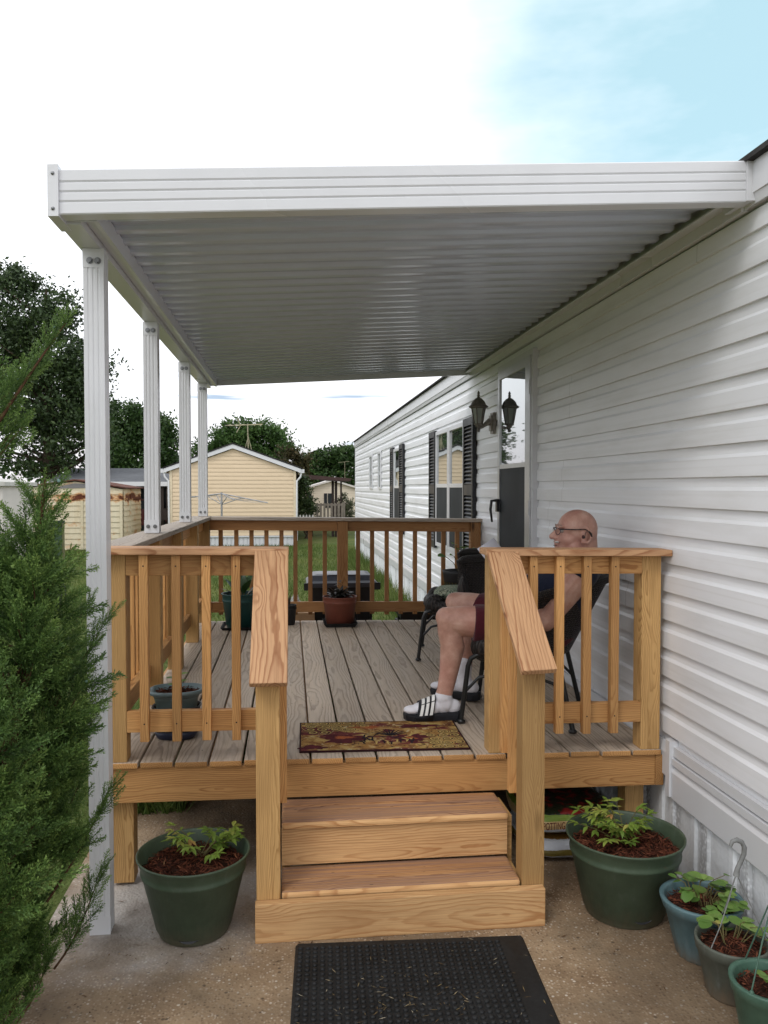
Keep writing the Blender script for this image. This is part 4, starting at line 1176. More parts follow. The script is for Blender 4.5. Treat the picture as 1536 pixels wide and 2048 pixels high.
# dry bits blown over the slab
n = 260
x = rng.uniform(-.85, 1.6, n); y = rng.uniform(2.0, 3.6, n)
edge_ = rng.random(n); x = np.where(edge_ < .3, rng.normal(-.55, .14, n), x); y = np.where((edge_ > .3) & (edge_ < .6), rng.normal(2.985, .03, n), y); x = np.where(edge_ > .85, 1.58-np.abs(rng.normal(0, .05, n)), x)
a = rng.uniform(0, np.pi, n); L = rng.uniform(.003, .012, n)*np.where(rng.random(n) < .08, 2.5, 1); W = rng.uniform(.0008, .0030, n)
c = np.stack([x, y, rng.uniform(.002, .005, n)], 1); d = np.stack([np.cos(a), np.sin(a), rng.normal(0, .15, n)], 1); sd = np.stack([-np.sin(a), np.cos(a), rng.normal(0, .2, n)], 1)
V = np.stack([c-d*L[:, None], c+sd*W[:, None], c+d*L[:, None], c-sd*W[:, None]], 1); V[..., 2] = np.maximum(V[..., 2], .001)
o = np_mesh('debris', V.reshape(-1, 3), np.arange(4*n).reshape(n, 4), leafmat('dry_litter', [(0, (.03, .016, .01)), (.6, (.12, .065, .035)), (1, (.36, .27, .16))], .9, 0, .1), np.repeat(rng.beta(1.5, 2.5, n), 4)); o['kind'] = 'stuff'
# ------------------------------------------------------------------ wicker armchairs
def wicker():
    g = G('dark_wicker'); a = g.attr('grain'); sp = g.n('SeparateXYZ', {0: a}).outputs
    u = g.math('MULTIPLY', sp[0], 2*math.pi/.022); v = g.math('MULTIPLY', sp[1], 2*math.pi/.011)
    w1 = g.math('SINE', g.math('ADD', u, g.math('MULTIPLY', g.math('SINE', g.math('MULTIPLY', v, .5)), 1.6)))
    w2 = g.math('SINE', v)
    h = g.math('ADD', g.math('MULTIPLY', w1, .5), g.math('MULTIPLY', w2, .5))
    n = g.noise(a, 30, 3)
    c = g.mix(g.ramp(h, [(.0, 0), (.8, 1)]), (.007, .0055, .005), (.042, .030, .025))
    c = g.mix(g.math('MULTIPLY', n, .5), c, (.016, .012, .013))
    return g.done(g.bsdf(c, .5, g.bump(h, .9, .004), .4))
M_WICK = wicker()
M_CHLEG = plain('black_chair_tube', (.010, .011, .012), .35, .5, nscale=50)
def make_chair(name, loc, rz, label, arm=.12, front=.06):
    t = thing(name, loc, label, 'chair', 'wicker armchairs on the deck', rz)
    # U-shaped plan: arms forward, round back
    path = []
    for k in range(7): path.append((.25-.25*k/6, -1))
    S = []
    for k in range(41):
        a = -math.pi/2-math.pi*k/40
        S.append((math.cos(a), math.sin(a)))
    plan = [(front, -1.0), (front*.6, -1.0), (front*.3, -1.0)]+[(None, None, s) for s in S]+[(front*.3, 1.0), (front*.6, 1.0), (front, 1.0)]
    cols = []
    n = len(plan)
    for i, p in enumerate(plan):
        u = abs(i/(n-1)-.5)*2                       # 0 at the back, 1 at the front ends
        top = .71-arm*min(1, u*1.05)**1.6
        if u > .78: top -= .11*((u-.78)/.22)**2.2
        colm = []
        for j in range(11):
            v = j/10
            z = .345+(top-.345)*v
            lean = v*(top-.345)/.365
            rb = .225+.185*lean*(1-u*.55)**1.0
            rs = .265+.055*lean
            if p[0] is None: x, y = p[2][0]*rb, p[2][1]*rs
            else: x, y = p[0], p[1]*rs
            colm.append((x, y, z))
        cols.append(colm)
    mb = MB(); vs = []; gg = []; fs = []
    acc = 0
    for i, cm in enumerate(cols):
        if i: acc += (Vector(cm[5])-Vector(cols[i-1][5])).length
        for j, q in enumerate(cm): vs.append(q); gg.append((acc, q[2], 0))
    for i in range(n-1):
        for j in range(10): fs.append((i*11+j, i*11+j+1, (i+1)*11+j+1, (i+1)*11+j))
    mb.add(vs, fs, 0, gg, .5, True)
    sh = mb.build('wicker_back', M_WICK, t, world=False)
    m = sh.modifiers.new('thick', 'SOLIDIFY'); m.thickness = .020; m.offset = 0
    rim = [cm[-1] for cm in cols]
    mb = MB(); k0 = len(mb.v); mb.tube(rim, .026, 10)
    mb.g = [(i*.006, (i % 10)*.016, 0) for i in range(len(mb.v))]
    for s in (0, -1):
        e = Vector(rim[s]); 
        for (dz, r, th) in ((-.085, .125, .026), (-.085, .100, .034), (-.085, .065, .040)):
            M0 = Matrix.Translation((e.x+.006, e.y, e.z+dz))
            mb.ball((0, 0, 0), (th, r*.55, r), 0, 18, 10, M0)
    mb.build('rolled_arm', M_WICK, t, world=False)
    mb = MB(); ring = []
    for i in range(n): ring.append((cols[i][0][0]*.99, cols[i][0][1]*.99))
    vs = [(x, y, .385) for x, y in ring]+[(x, y, .345) for x, y in ring]
    fs = [tuple(range(n)), tuple(range(n, 2*n))[::-1]]+[(i, (i+1) % n, n+(i+1) % n, n+i) for i in range(n)]
    mb.add(vs, fs, 0, [(v[0], v[1], 0) for v in vs])
    mb.tube([(.0, -.262, .365), (.10, -.258, .365), (.185, -.225, .368), (.215, -.12, .372), (.220, 0, .374), (.215, .12, .372), (.185, .225, .368), (.10, .258, .365), (.0, .262, .365)], .034, 10)
    mb.prism([(0, -.25), (.10, -.245), (.18, -.21), (.21, -.12), (.215, 0), (.21, .12), (.18, .21), (.10, .245), (0, .25)], 'z', .347, .386)
    for s in (-1, 1): mb.ball((.165, s*.215, .372), (.070, .045, .072), 0, 18, 12)
    mb.build('seat', M_WICK, t, world=False)
    for s in (-1, 1):
        mb = MB(); mb.tube([(.12, s*.235, .342), (.195, s*.24, .338), (.228, s*.242, .318), (.242, s*.243, .28), (.275, s*.25, .012)], .0125, 10)
        mb.lathe([(.0, .0), (.020, .0), (.020, .010), (.014, .016)], (.275, s*.25, 0), 14)
        mb.tube([(.250, s*.245, .16), (.19, s*.235, .225), (.08, s*.225, .25)], .008, 8); mb.build('leg', M_CHLEG, t, world=False)
        mb = MB(); mb.tube([(-.10, s*.225, .342), (-.17, s*.235, .335), (-.200, s*.24, .30), (-.265, s*.272, .012)], .0125, 10)
        mb.lathe([(.0, .0), (.020, .0), (.020, .010), (.014, .016)], (-.265, s*.272, 0), 14)
        mb.tube([(-.236, s*.258, .15), (-.17, s*.24, .22), (-.05, s*.225, .25)], .008, 8); mb.build('leg', M_CHLEG, t, world=False)
    mb = MB(); mb.tube([(.08, -.225, .25), (.08, .225, .25)], .008, 8); mb.tube([(-.05, -.225, .25), (-.05, .225, .25)], .008, 8); mb.build('stretcher', M_CHLEG, t, world=False)
    return t
make_chair('wicker_chair', (1.187, 4.075, DZ), R(157), 'dark wicker armchair that the bald man sits in')
def copy_tree(o, parent=None):
    c = o.copy(); col.objects.link(c)
    if parent is not None: c.parent = parent
    for ch in list(o.children): copy_tree(ch, c)
    return c
CR = R(168); CL = (1.173, 5.60)
make_chair('wicker_chair', (CL[0], CL[1], DZ), CR, 'empty dark wicker armchair beyond the man near the back railing', .03, -.03)
# floral cushion on the empty chair
def floral():
    g = G('leafy_print_cloth'); o = g.obj()
    v = g.vor(o, 38, 'Distance', 'DISTANCE_TO_EDGE'); n = g.noise(o, 30, 3, .6, 2.0); n2 = g.noise(o, 14, 2)
    c = g.mix(g.ramp(n2, [(.4, 0), (.6, 1)]), (.42, .44, .33), (.30, .37, .27))
    c = g.mix(g.ramp(n, [(.53, 0), (.57, 1)]), c, (.055, .085, .075))
    c = g.mix(g.ramp(v, [(.03, .8), (.07, 0)]), c, (.10, .10, .06))
    return g.done(g.bsdf(c, .9, g.bump(n, .3, .004), .1))
cu = thing('seat_cushion', (CL[0], CL[1], DZ+.386), 'pale leafy print cushion standing in the empty wicker chair', 'cushion', rz=CR)
mb = MB()
def pillow(mb, M, a, b, h):
    nu, nv = 20, 20; vs = []; fs = []
    for sgn in (1, -1):
        o = len(vs)
        for i in range(nu+1):
            for j in range(nv+1):
                x = -1+2*i/nu; y = -1+2*j/nv
                hh = h*((1-x**4)*(1-y**4))**.5
                vs.append((a*x*(1-.05*y*y), b*y*(1-.05*x*x), sgn*hh))
        for i in range(nu):
            for j in range(nv):
                q = o+i*(nv+1)+j; fs.append((q, q+1, q+nv+2, q+nv+1))
    mb.add(vs, fs, 0, None, .5, True, M)
pillow(mb, Matrix.Translation((-.01, 0, .045)), .19, .20, .040)
pillow(mb, Matrix.Translation((-.205, 0, .17)) @ Matrix.Rotation(R(70), 4, 'Y'), .16, .19, .05)
mb.build('cushion_cover', floral(), cu, world=False)

# ------------------------------------------------------------------ the man
def skin_mat():
    g = G('skin'); p = g.pos(); n = g.noise(p, 14, 4, .6); n2 = g.noise(p, 90, 3, .6); n3 = g.noise(p, 5, 2)
    c = g.ramp(n, [(.32, (.40, .205, .155)), (.55, (.53, .305, .235)), (.75, (.63, .41, .33))])
    c = g.mix(g.math('MULTIPLY', g.ramp(n3, [(.48, 0), (.7, 1)]), .45), c, (.50, .185, .155))
    c = g.mix(g.math('MULTIPLY', g.ramp(g.vor(p, 60), [(.06, 1), (.11, 0)]), .25), c, (.25, .11, .07))
    return g.done(g.bsdf(c, .48, g.bump(n2, .18, .0015), .4, **{'Subsurface Weight': .10, 'Subsurface Radius': (.02, .008, .005), 'Subsurface Scale': .4}))
M_SKIN = skin_mat()
def etube(mb, pts, rad, side, seg=20):
    """tube with an elliptical section: rad = [(along side, across)], flat closed ends"""
    pts = [Vector(p) for p in pts]; rings = []
    for i, p in enumerate(pts):
        t = (pts[min(i+1, len(pts)-1)]-pts[max(i-1, 0)]).normalized()
        s = Vector(side); s = (s-t*s.dot(t)).normalized(); b = t.cross(s)
        rings.append([p+s*rad[i][0]*math.cos(2*math.pi*k/seg)+b*rad[i][1]*math.sin(2*math.pi*k/seg) for k in range(seg)])
    vs = [q for r_ in rings for q in r_]; m = len(rings)
    fs = [(i*seg+k, i*seg+(k+1) % seg, (i+1)*seg+(k+1) % seg, (i+1)*seg+k) for i in range(m-1) for k in range(seg)]
    fs += [tuple(range(seg))[::-1], tuple(range((m-1)*seg, m*seg))]
    mb.add(vs, fs)
def limb(mb, pts, rs, seg=16):
    mb.tube(pts, rs, seg)
    for p, r_ in ((pts[0], rs[0]), (pts[-1], rs[-1])): mb.ball(p, r_, 0, seg, 10)
def remeshed(mb, name, mat, parent, vox, smooth=4, fac=.5):
    o = mb.build(name+'_source', mat, None)
    m = o.modifiers.new('r', 'REMESH'); m.mode = 'VOXEL'; m.voxel_size = vox; m.use_smooth_shade = True
    s = o.modifiers.new('s', 'SMOOTH'); s.iterations = smooth; s.factor = fac
    bpy.context.view_layer.update()
    dg = bpy.context.evaluated_depsgraph_get()
    me = bpy.data.meshes.new_from_object(o.evaluated_get(dg)); me.name = name
    bpy.data.objects.remove(o)
    if not me.materials: me.materials.append(mat)
    q = bpy.data.objects.new(name, me); col.objects.link(q)
    if parent is not None: wparent(q, parent)
    return q
f = Vector((-.92, .39, 0)).normalized(); nr = Vector((-.39, -.92, 0)).normalized(); up = Vector((0, 0, 1))
man = thing('person', (1.24, 4.05, DZ), 'bald man in glasses, navy shirt and maroon shorts reading papers in a wicker chair', 'person')
Pv = Vector((1.255, 4.05, .995)); Ch = Vector((1.405, 3.985, 1.19)); Nk = Vector((1.470, 3.965, 1.315))
HC = Vector((1.432, 3.985, 1.474))
hf = Vector((-1, .05, 0)).normalized(); hs = Vector((-.05, -1, 0)).normalized()          # head forward, towards camera side
KH = 1.06
def hp(a, s, z): return HC+(hf*a+hs*s+up*z)*KH
def hball(mb, a, s, z, ra, rs, rz, seg=20, rings=14):
    M = Matrix((hf, hs, up)).transposed().to_4x4(); M.translation = hp(a, s, z)
    mb.ball((0, 0, 0), (ra*KH, rs*KH, rz*KH), 0, seg, rings, M)
body = MB()
# head
hball(body, -.004, 0, .010, .096, .077, .090)
hball(body, -.030, 0, -.010, .068, .074, .075)
hball(body, .030, 0, -.035, .066, .064, .085)
hball(body, .042, 0, -.078, .050, .052, .045)
hball(body, .072, 0, -.108, .026, .026, .020)                     # chin
for s in (-1, 1):
    hball(body, .045, s*.036, -.044, .034, .028, .032)           # cheeks
    hball(body, .020, s*.046, -.080, .040, .022, .038)           # jowl
    hball(body, .076, s*.020, -.047, .016, .014, .012)           # nostril side
    hball(body, .078, s*.028, .020, .018, .026, .010)            # brow
limb(body, [hp(.084, 0, .010), hp(.100, 0, -.008), hp(.119, 0, -.028)], [.010, .0125, .0150])
for s in (-1, 1): hball(body, .103, s*.012, -.034, .012, .009, .010)
hball(body, .090, 0, -.052, .018, .024, .012)                     # upper lip
hball(body, .096, 0, -.064, .012, .022, .0065)
hball(body, .094, 0, -.077, .013, .020, .0075)
for s in (-1, 1):                                                 # ears
    pts = []
    for k in range(11):
        a = R(-60+k*30*.87)
        pts.append(hp(-.022-.021*math.sin(a+.9), s*(.080+.006*math.sin(a)), -.020+.036*math.cos(a+.9)))
    body.tube(pts, .0062, 8)
    hball(body, -.016, s*.077, -.022, .016, .007, .026)
    hball(body, -.008, s*.079, -.050, .011, .007, .013)          # lobe
limb(body, [hp(-.040, 0, -.045), hp(-.040, 0, -.10), Nk], [.062, .064, .072])
# trunk under the clothes
etube(body, [Pv-up*.07, Pv, (Pv+Ch)/2, Ch, Nk-up*.03], [(.165, .13), (.185, .15), (.185, .155), (.195, .135), (.10, .08)], nr)
# arms
shN = Nk+nr*.185-up*.045+f*.01; shF = Nk-nr*.185-up*.045+f*.01
elN = Vector((1.205, 3.775, 1.055)); elF = Vector((1.385, 4.30, 1.05))
wrN = Vector((1.085, 3.93, 1.262)); wrF = Vector((1.175, 4.20, 1.265))
for sh, el, wr in ((shN, elN, wrN), (shF, elF, wrF)):
    limb(body, [Nk+(sh-Nk)*.45-up*.01, sh, sh*.5+el*.5, el], [.075, .069, .061, .050])
    limb(body, [el, el*.65+wr*.35, wr*.9+el*.1, wr], [.045, .047, .031, .027])
# hands holding the papers
def hand(wr, d, palm_n, thumb_side, sc=1.0):
    d = d.normalized(); pn = (palm_n-d*palm_n.dot(d)).normalized(); sd = d.cross(pn)*thumb_side
    M = Matrix((d, sd, pn)).transposed().to_4x4(); M.translation = wr+d*.05
    body.ball((0, 0, 0), (.052, .041, .016), 0, 16, 10, M)
    for i, (off, L) in enumerate(((.029, .072), (.010, .080), (-.010, .075), (-.028, .058))):
        b = wr+d*.088+sd*off; ang = R(18+6*i); p = [b]; dd = d.copy()
        for seg_ in (.45, .32, .23):
            dd = (dd*math.cos(ang)+pn*math.sin(ang)).normalized(); p.append(p[-1]+dd*L*seg_)
        limb(body, p, [.0095, .0088, .0080, .0068], 8)
    b = wr+d*.030+sd*.030
    limb(body, [b, b+sd*.022+d*.022+pn*.012, b+sd*.026+d*.050+pn*.024], [.012, .0105, .008], 8)
hand(wrN, Vector((-.035, .06, .09)), Vector((-.2, .9, -.1)), 1)
hand(wrF, Vector((-.05, -.05, .09)), Vector((-.1, -.9, -.1)), -1)
# legs
knN = Vector((.790, 4.005, 1.030)); knF = Vector((.925, 4.45, 1.045))
hiN = Pv+nr*.10+f*.0; hiF = Pv-nr*.10
anN = Vector((.758, 4.005, .640)); anF = Vector((.945, 4.395, .640))
for hi, kn, an, back in ((hiN, knN, anN, Vector((.025, 0, 0))), (hiF, knF, anF, Vector((.022, -.012, 0)))):
    limb(body, [hi, hi*.5+kn*.5, hi*.15+kn*.85, kn], [.098, .088, .076, .066], 20)
    limb(body, [kn-up*.0, kn*.86+an*.14, kn*.66+an*.34+back, kn*.30+an*.70+back*.6, an], [.064, .058, .062, .046, .038], 20)
    body.ball(tuple(kn+f*.022+up*.012), .052)
hdN = Vector((-1, .03, 0)).normalized(); hdF = Vector((-.80, .60, 0)).normalized()
def foot(mb, an, d, gr, z0, top):
    d = d.normalized(); s = Vector((-d.y, d.x, 0))
    h = an-d*.045; h.z = z0
    for (a, w_, hgt, zc, L) in ((.0, .033, .034, .036, .042), (.05, .034, .044, .044, .05), (.10, .040, .036, .036, .05), (.155, .044, .027, .028, .05), (.20, .042, .019, .022, .045)):
        M = Matrix((d, s, up)).transposed().to_4x4(); M.translation = h+d*a+up*zc
        mb.ball((0, 0, 0), (L+gr, w_+gr, hgt+gr), 0, 18, 12, M)
    limb(mb, [h+d*.035+up*.05, an, an+(top-an)], [.042+gr, .039+gr, .043+gr], 18)
foot(body, anN, hdN, -.004, DZ+.032, anN+up*.02); foot(body, anF, hdF, -.004, DZ+.032, anF+up*.02)
pb = remeshed(body, 'body', M_SKIN, man, .0042, 5, .5)
# clothes
def cloth(name, c, rough=.9, sc=60):
    g = G(name); o = g.obj(); n = g.noise(o, sc, 3, .6); n2 = g.noise(o, 9, 4, .6, .8)
    cc = g.mix(n2, tuple(x*.7 for x in c), tuple(x*1.25 for x in c))
    h = g.math('ADD', g.math('MULTIPLY', n, .15), n2)
    return g.done(g.bsdf(cc, rough, g.bump(h, .5, .018), .15, **{'Sheen Weight': .15}))
mb = MB()
etube(mb, [Pv-up*.035, Pv+up*.04+f*.015, (Pv+Ch)/2+f*.03, Ch+f*.01, Nk-up*.045, Nk-up*.005], [(.200, .165), (.215, .185), (.212, .190), (.215, .155), (.150, .105), (.085, .080)], nr, 28)
for s, el in ((shN, elN), (shF, elF)):
    mb.tube([Nk+(s-Nk)*.4-up*.012, s+up*.004, s*.92+el*.08], [.088, .080, .078], 18); mb.ball(tuple(s-(s-Nk)*.12), .078, 0, 18, 12)
remeshed(mb, 'shirt', cloth('navy_jersey', (.012, .016, .034)), man, .007, 5)
mb = MB()
etube(mb, [Pv-up*.115-f*.10, Pv-up*.06-f*.06, Pv, Pv+up*.06-f*.01], [(.19, .12), (.215, .165), (.215, .175), (.205, .165)], nr, 28)
for hi, kn in ((hiN, knN), (hiF, knF)):
    e = hi*.27+kn*.73; mb.tube([hi-(kn-hi)*.1, hi, hi*.55+kn*.45-up*.010, e-up*.010], [.10, .112, .106, .098], 24)
remeshed(mb, 'shorts', cloth('maroon_cotton', (.070, .010, .018)), man, .007, 4)
M_SOCK = cloth('white_sock', (.78, .77, .82), .95, 120)
for an, d, zt_ in ((anN, hdN, .004), (anF, hdF, .095)):
    mb = MB(); foot(mb, an, d, .002, DZ+.032, an+up*zt_)
    top = an+up*zt_
    remeshed(mb, 'sock', M_SOCK, man, .0045, 3)
M_SLIDE = plain('black_foam', (.012, .013, .018), .5, .35, nscale=60, namt=.2)
M_STRIPE = plain('white_stripe', (.80, .80, .78), .5, .3)
for an, d in ((anN, hdN), (anF, hdF)):
    d = d.normalized(); s = Vector((-d.y, d.x, 0)); h = an-d*.045; h.z = DZ+.002
    out_ = [(-.052, .0), (-.046, .022), (-.02, .037), (.04, .036), (.10, .044), (.16, .050), (.205, .046), (.235, .030), (.246, .0)]
    out_ = out_+[(a, -b) for a, b in out_[-2:0:-1]]
    mb = MB(); n = len(out_); lev = ((0, .93), (.004, 1.0), (.024, 1.02), (.032, 1.0)); vs = []
    for z, k in lev:
        for a, b in out_:
            rise = .016*max(0, (-.01-a)/.04) if z > .01 else 0
            rise += .010*max(0, (a-.19)/.05) if z > .01 else .004*max(0, (a-.19)/.05)
            vs.append(tuple(h+d*(a*k+(1-k)*.1)+s*b*k+up*(z+rise)))
    fs = [(i*n+k, i*n+(k+1) % n, (i+1)*n+(k+1) % n, (i+1)*n+k) for i in range(3) for k in range(n)]+[tuple(range(n))[::-1], tuple(range(3*n, 4*n))]
    mb.add(vs, fs); so_ = mb.build('sandal', M_SLIDE, man)
    def strap(mb, a0, a1, off, t0, t1, mi=0, k=16, lean=.018):
        vs = []
        for i in range(k+1):
            th = math.pi*(t0+(t1-t0)*i/k)
            for a in (a0, a1):
                hgt = .122-(a-.09)*.36
                p = h+d*(a-lean*(1-math.sin(th))*-1.2)+s*(math.cos(th)*(.058+off))+up*(.020+math.sin(th)*(hgt-.02+off))
                vs.append(tuple(p))
        mb.add(vs, [(2*i, 2*i+1, 2*i+3, 2*i+2) for i in range(k)], mi, None, .5, True)
    mb = MB(); strap(mb, .085, .170, 0, -.02, 1.02); st_ = mb.build('strap', M_SLIDE, man); st_.parent = man
    m = st_.modifiers.new('thick', 'SOLIDIFY'); m.thickness = .005; m.offset = 0
    for a in (.098, .123, .148):
        for (q0, q1) in ((.06, .28), (.30, .5), (.52, .72), (.74, .94)):
            mb = MB(); strap(mb, a-.0075, a+.0075, .0042, q0, q1, 0, 8); o = mb.build('stripe', M_STRIPE, st_)
# glasses, hearing aid, moustache, eyes
M_FRAME = plain('dark_spectacle_frame', (.030, .018, .022), .3, .5)
mb = MB()
for s in (-1, 1):
    c = hp(.103, s*.032, -.002)
    ring = [c+hs*(.024*math.cos(k*math.pi/10))*1.0+up*(.017*math.sin(k*math.pi/10))-hf*(.010*abs(math.cos(k*math.pi/10))*(1 if s*math.cos(k*math.pi/10) > 0 else 0)) for k in range(20)]
    mb.tube(ring, .0016, 6, closed=True)
    mb.tube([hp(.095, s*.058, .008), hp(.085, s*.072, .010), hp(.03, s*.081, .008), hp(-.014, s*.085, .010), hp(-.028, s*.085, .002)], [.0034, .0034, .0028, .0024, .002], 6)
mb.tube([hp(.104, -.009, .003), hp(.107, 0, .005), hp(.104, .009, .003)], .0016, 6)
gl = mb.build('glasses', M_FRAME, man)
mb = MB()
for s in (-1, 1):
    c = hp(.1025, s*.032, -.002); mb.poly([tuple(c+hs*.023*math.cos(k*math.pi/8)+up*.016*math.sin(k*math.pi/8)) for k in range(16)])
g_ = G('spectacle_lens'); M_LENS = g_.done(g_.n('MixShader', {0: .25, 1: g_.n('BsdfTransparent').outputs[0], 2: g_.n('BsdfGlossy', {'Roughness': .02}).outputs[0]}).outputs[0])
mb.build('lens', M_LENS, gl)
mb = MB(); mb.tube([hp(-.030, .088, .000), hp(-.042, .087, -.012), hp(-.046, .085, -.026)], [.004, .0055, .005], 8); mb.tube([hp(-.028, .088, .002), hp(-.016, .092, -.004), hp(-.010, .091, -.026)], .0013, 6); mb.ball(tuple(hp(-.010, .086, -.028)), .0055); mb.build('hearing_aid', plain('dark_aid', (.03, .022, .02), .35), man)
M_HAIR = plain('white_whiskers', (.60, .56, .52), .9, .2, nscale=300, namt=.2, bump=.5)
mb = MB(); hball(mb, .1005, 0, -.0702, .010, .019, .0024, 14, 8); hball(mb, -.006, .083, -.026, .007, .003, .009, 10, 6)
mb.build('mouth', plain('dark_mouth', (.07, .016, .014), .6), man)
mb = MB()
for s in (-1, 1): hball(mb, .098, s*.014, -.0535, .010, .016, .0055, 12, 8)
mb.build('moustache', M_HAIR, man)
mb = MB()
for s in (-1, 1): hball(mb, .078, s*.031, .0, .012, .013, .011, 14, 10)
mb.build('eye', plain('eyeball', (.35, .30, .27), .2), man)
mb = MB()
for s in (-1, 1): mb.tube([hp(.095, s*.014, .024), hp(.094, s*.032, .029), hp(.082, s*.052, .024)], [.0018, .0022, .0014], 6)
mb.build('eyebrow', plain('grey_eyebrow', (.30, .22, .18), .9), man)
# the papers he holds
M_PAPER = plain('white_paper', (.72, .71, .78), .8, .2, nscale=20, namt=.03)
pp = thing('paper', (1.03, 4.08, 1.36), 'white papers held up by the seated man over the railing', 'paper')
A = Vector((.925, 4.0, 1.385)); B = Vector((1.040, 4.165, 1.424)); dn = Vector((.135, .02, -.165))
for off in (0, 1):
    mb = MB(); vs = []; fs = []; nU, nV = 10, 10
    for i in range(nU+1):
        for j in range(nV+1):
            u, v = i/nU, j/nV
            p = A+(B-A)*u+dn*v+Vector((.03, -.02, .02))*(math.sin(u*math.pi)*.5)+Vector((-.004, 0, .004))*off*v+off*Vector((.012, .006, .006))
            vs.append(tuple(p))
    for i in range(nU):
        for j in range(nV): q = i*(nV+1)+j; fs.append((q, q+1, q+nV+2, q+nV+1))
    mb.add(vs, fs, 0, None, .5, True); o = mb.build('sheet', M_PAPER, pp); m = o.modifiers.new('t', 'SOLIDIFY'); m.thickness = .0006
# ------------------------------------------------------------------ things beyond the deck
# wheeled storage bin
bn = thing('storage_bin', (.50, 8.15, 0), 'black lidded storage bin on the lawn behind the back railing', 'bin')
M_BIN = plain('black_bin_plastic', (.012, .013, .016), .42, .45, nscale=20, namt=.2)
M_LID = plain('slate_bin_lid', (.030, .034, .048), .38, .5, nscale=20, namt=.15)
mb = MB(); vs = [(x*k+.50, y*k2+8.15, z) for z, k, k2 in ((.03, .84, .80), (.72, 1, 1)) for x, y in ((-.31, -.22), (.31, -.22), (.31, .22), (-.31, .22))]
mb.add(vs, [(0, 1, 5, 4), (1, 2, 6, 5), (2, 3, 7, 6), (3, 0, 4, 7), (3, 2, 1, 0), (4, 5, 6, 7)])
for x in (.22, .34, .66, .78): mb.box(x-.012, x+.012, 7.93, 7.95, .08, .69)
mb.build('bin_body', M_BIN, bn)
mb = MB()
loops = [((-.345, -.25), .725), ((-.345, -.25), .765), ((-.315, -.225), .785), ((-.285, -.19), .835), ((-.24, -.15), .845)]
vs = []
for (a, b), z in loops: vs += [(.50+sx*abs(a), 8.15+sy*abs(b), z) for sx, sy in ((-1, -1), (1, -1), (1, 1), (-1, 1))]
fs = [(i*4+k, i*4+(k+1) % 4, (i+1)*4+(k+1) % 4, (i+1)*4+k) for i in range(4) for k in range(4)]+[(16, 17, 18, 19), (3, 2, 1, 0)]
mb.add(vs, fs); mb.box(.36, .64, 7.955, 8.0, .83, .842); mb.build('lid', M_LID, bn)
for x in (.13, .80):
    mb = MB(); mb.box(x, x+.07, 7.885, 7.90, .70, .77); mb.build('handle', M_BIN, bn)
# cardboard and bag
M_CARD = plain('cardboard', (.50, .34, .21), .85, .2, nscale=14, namt=.12)
cb = thing('cardboard_box', (1.28, 7.75, 0), 'flattened cardboard sheets on a crate right of the black bin', 'cardboard')
mb = MB()
mb.cube(Matrix.Translation((1.22, 7.74, .545)) @ Matrix.Rotation(.1, 4, 'Z'), .46, .5, .012, .002); mb.cube(Matrix.Translation((1.25, 7.72, .562)) @ Matrix.Rotation(-.15, 4, 'Z') @ Matrix.Rotation(.03, 4, 'Y'), .40, .36, .010, .002)
mb.build('sheet', M_CARD, cb)
mb = MB()
for z in (.05, .20, .35, .47): mb.box(1.02, 1.44, 7.52, 7.54, z, z+.06); mb.box(1.02, 1.44, 7.94, 7.96, z, z+.06); mb.box(1.02, 1.04, 7.54, 7.94, z, z+.06); mb.box(1.42, 1.44, 7.54, 7.94, z, z+.06)
for x in (1.041, 1.389):
    for y in (7.541, 7.909): mb.box(x, x+.03, y, y+.03, 0, .538)
mb.build('crate', M_DARK, cb)
mb = MB(); mb.cube(Matrix.Translation((1.36, 7.66, .573)) @ Matrix.Rotation(.3, 4, 'Z'), .12, .05, .006, .001); mb.build('green_label', plain('green_print', (.10, .55, .16), .5), cb)
pb_ = thing('plastic_bag', (.055, 7.55, 0), 'crumpled clear plastic bag beside the small black pot', 'bag')
mb = MB(); mb.bd(-.02, .22, 7.5, 7.78, .0, .545, 'x', .004); mb.build('carton', M_CARD, pb_)
mb = MB(); vs = []; fs = []
for i in range(13):
    v = i/12
    for k in range(20):
        a = 2*math.pi*k/20; r_ = (.062*(1-.75*v**1.5))*(1+.16*math.sin(3*a+i*1.3)+.10*math.sin(7*a-i*2.1))
        vs.append((.045+r_*math.cos(a), 7.57+r_*math.sin(a), .548+.165*v))
for i in range(12):
    for k in range(20): fs.append((i*20+k, i*20+(k+1) % 20, (i+1)*20+(k+1) % 20, (i+1)*20+k))
mb.add(vs, fs)
g_ = G('clear_film'); mm_ = g_.done(g_.n('MixShader', {0: .62, 1: g_.n('BsdfTransparent').outputs[0], 2: g_.bsdf((.8, .82, .85), .12, g_.bump(g_.noise(g_.obj(), 60, 4, .6, 1.0), .9, .02), .8)}).outputs[0])
mb.build('film', mm_, pb_)
# utility pedestal
up_ = thing('utility_pedestal', (-3.24, 11.9, 0), 'green utility pedestal standing in the lawn', 'utility box')
M_PED = plain('faded_green_metal', (.040, .070, .040), .6, .3, nscale=12, namt=.35)
mb = MB(); mb.box(-3.30, -3.165, 11.84, 11.99, .62, 1.20); mb.box(-3.31, -3.155, 11.82, 12.0, 1.20, 1.225); mb.build('cover', M_PED, up_)
mb = MB(); mb.box(-3.164, -3.158, 11.86, 11.98, .62, 1.19); mb.build('side_panel', plain('olive_panel', (.14, .13, .045), .6), up_)
mb = MB(); mb.box(-3.275, -3.195, 11.87, 11.96, -.01, .62); mb.tube([(-3.17, 11.9, .35), (-3.13, 11.88, .28), (-3.12, 11.88, .0)], .012, 6); mb.build('stand', M_DARK, up_)

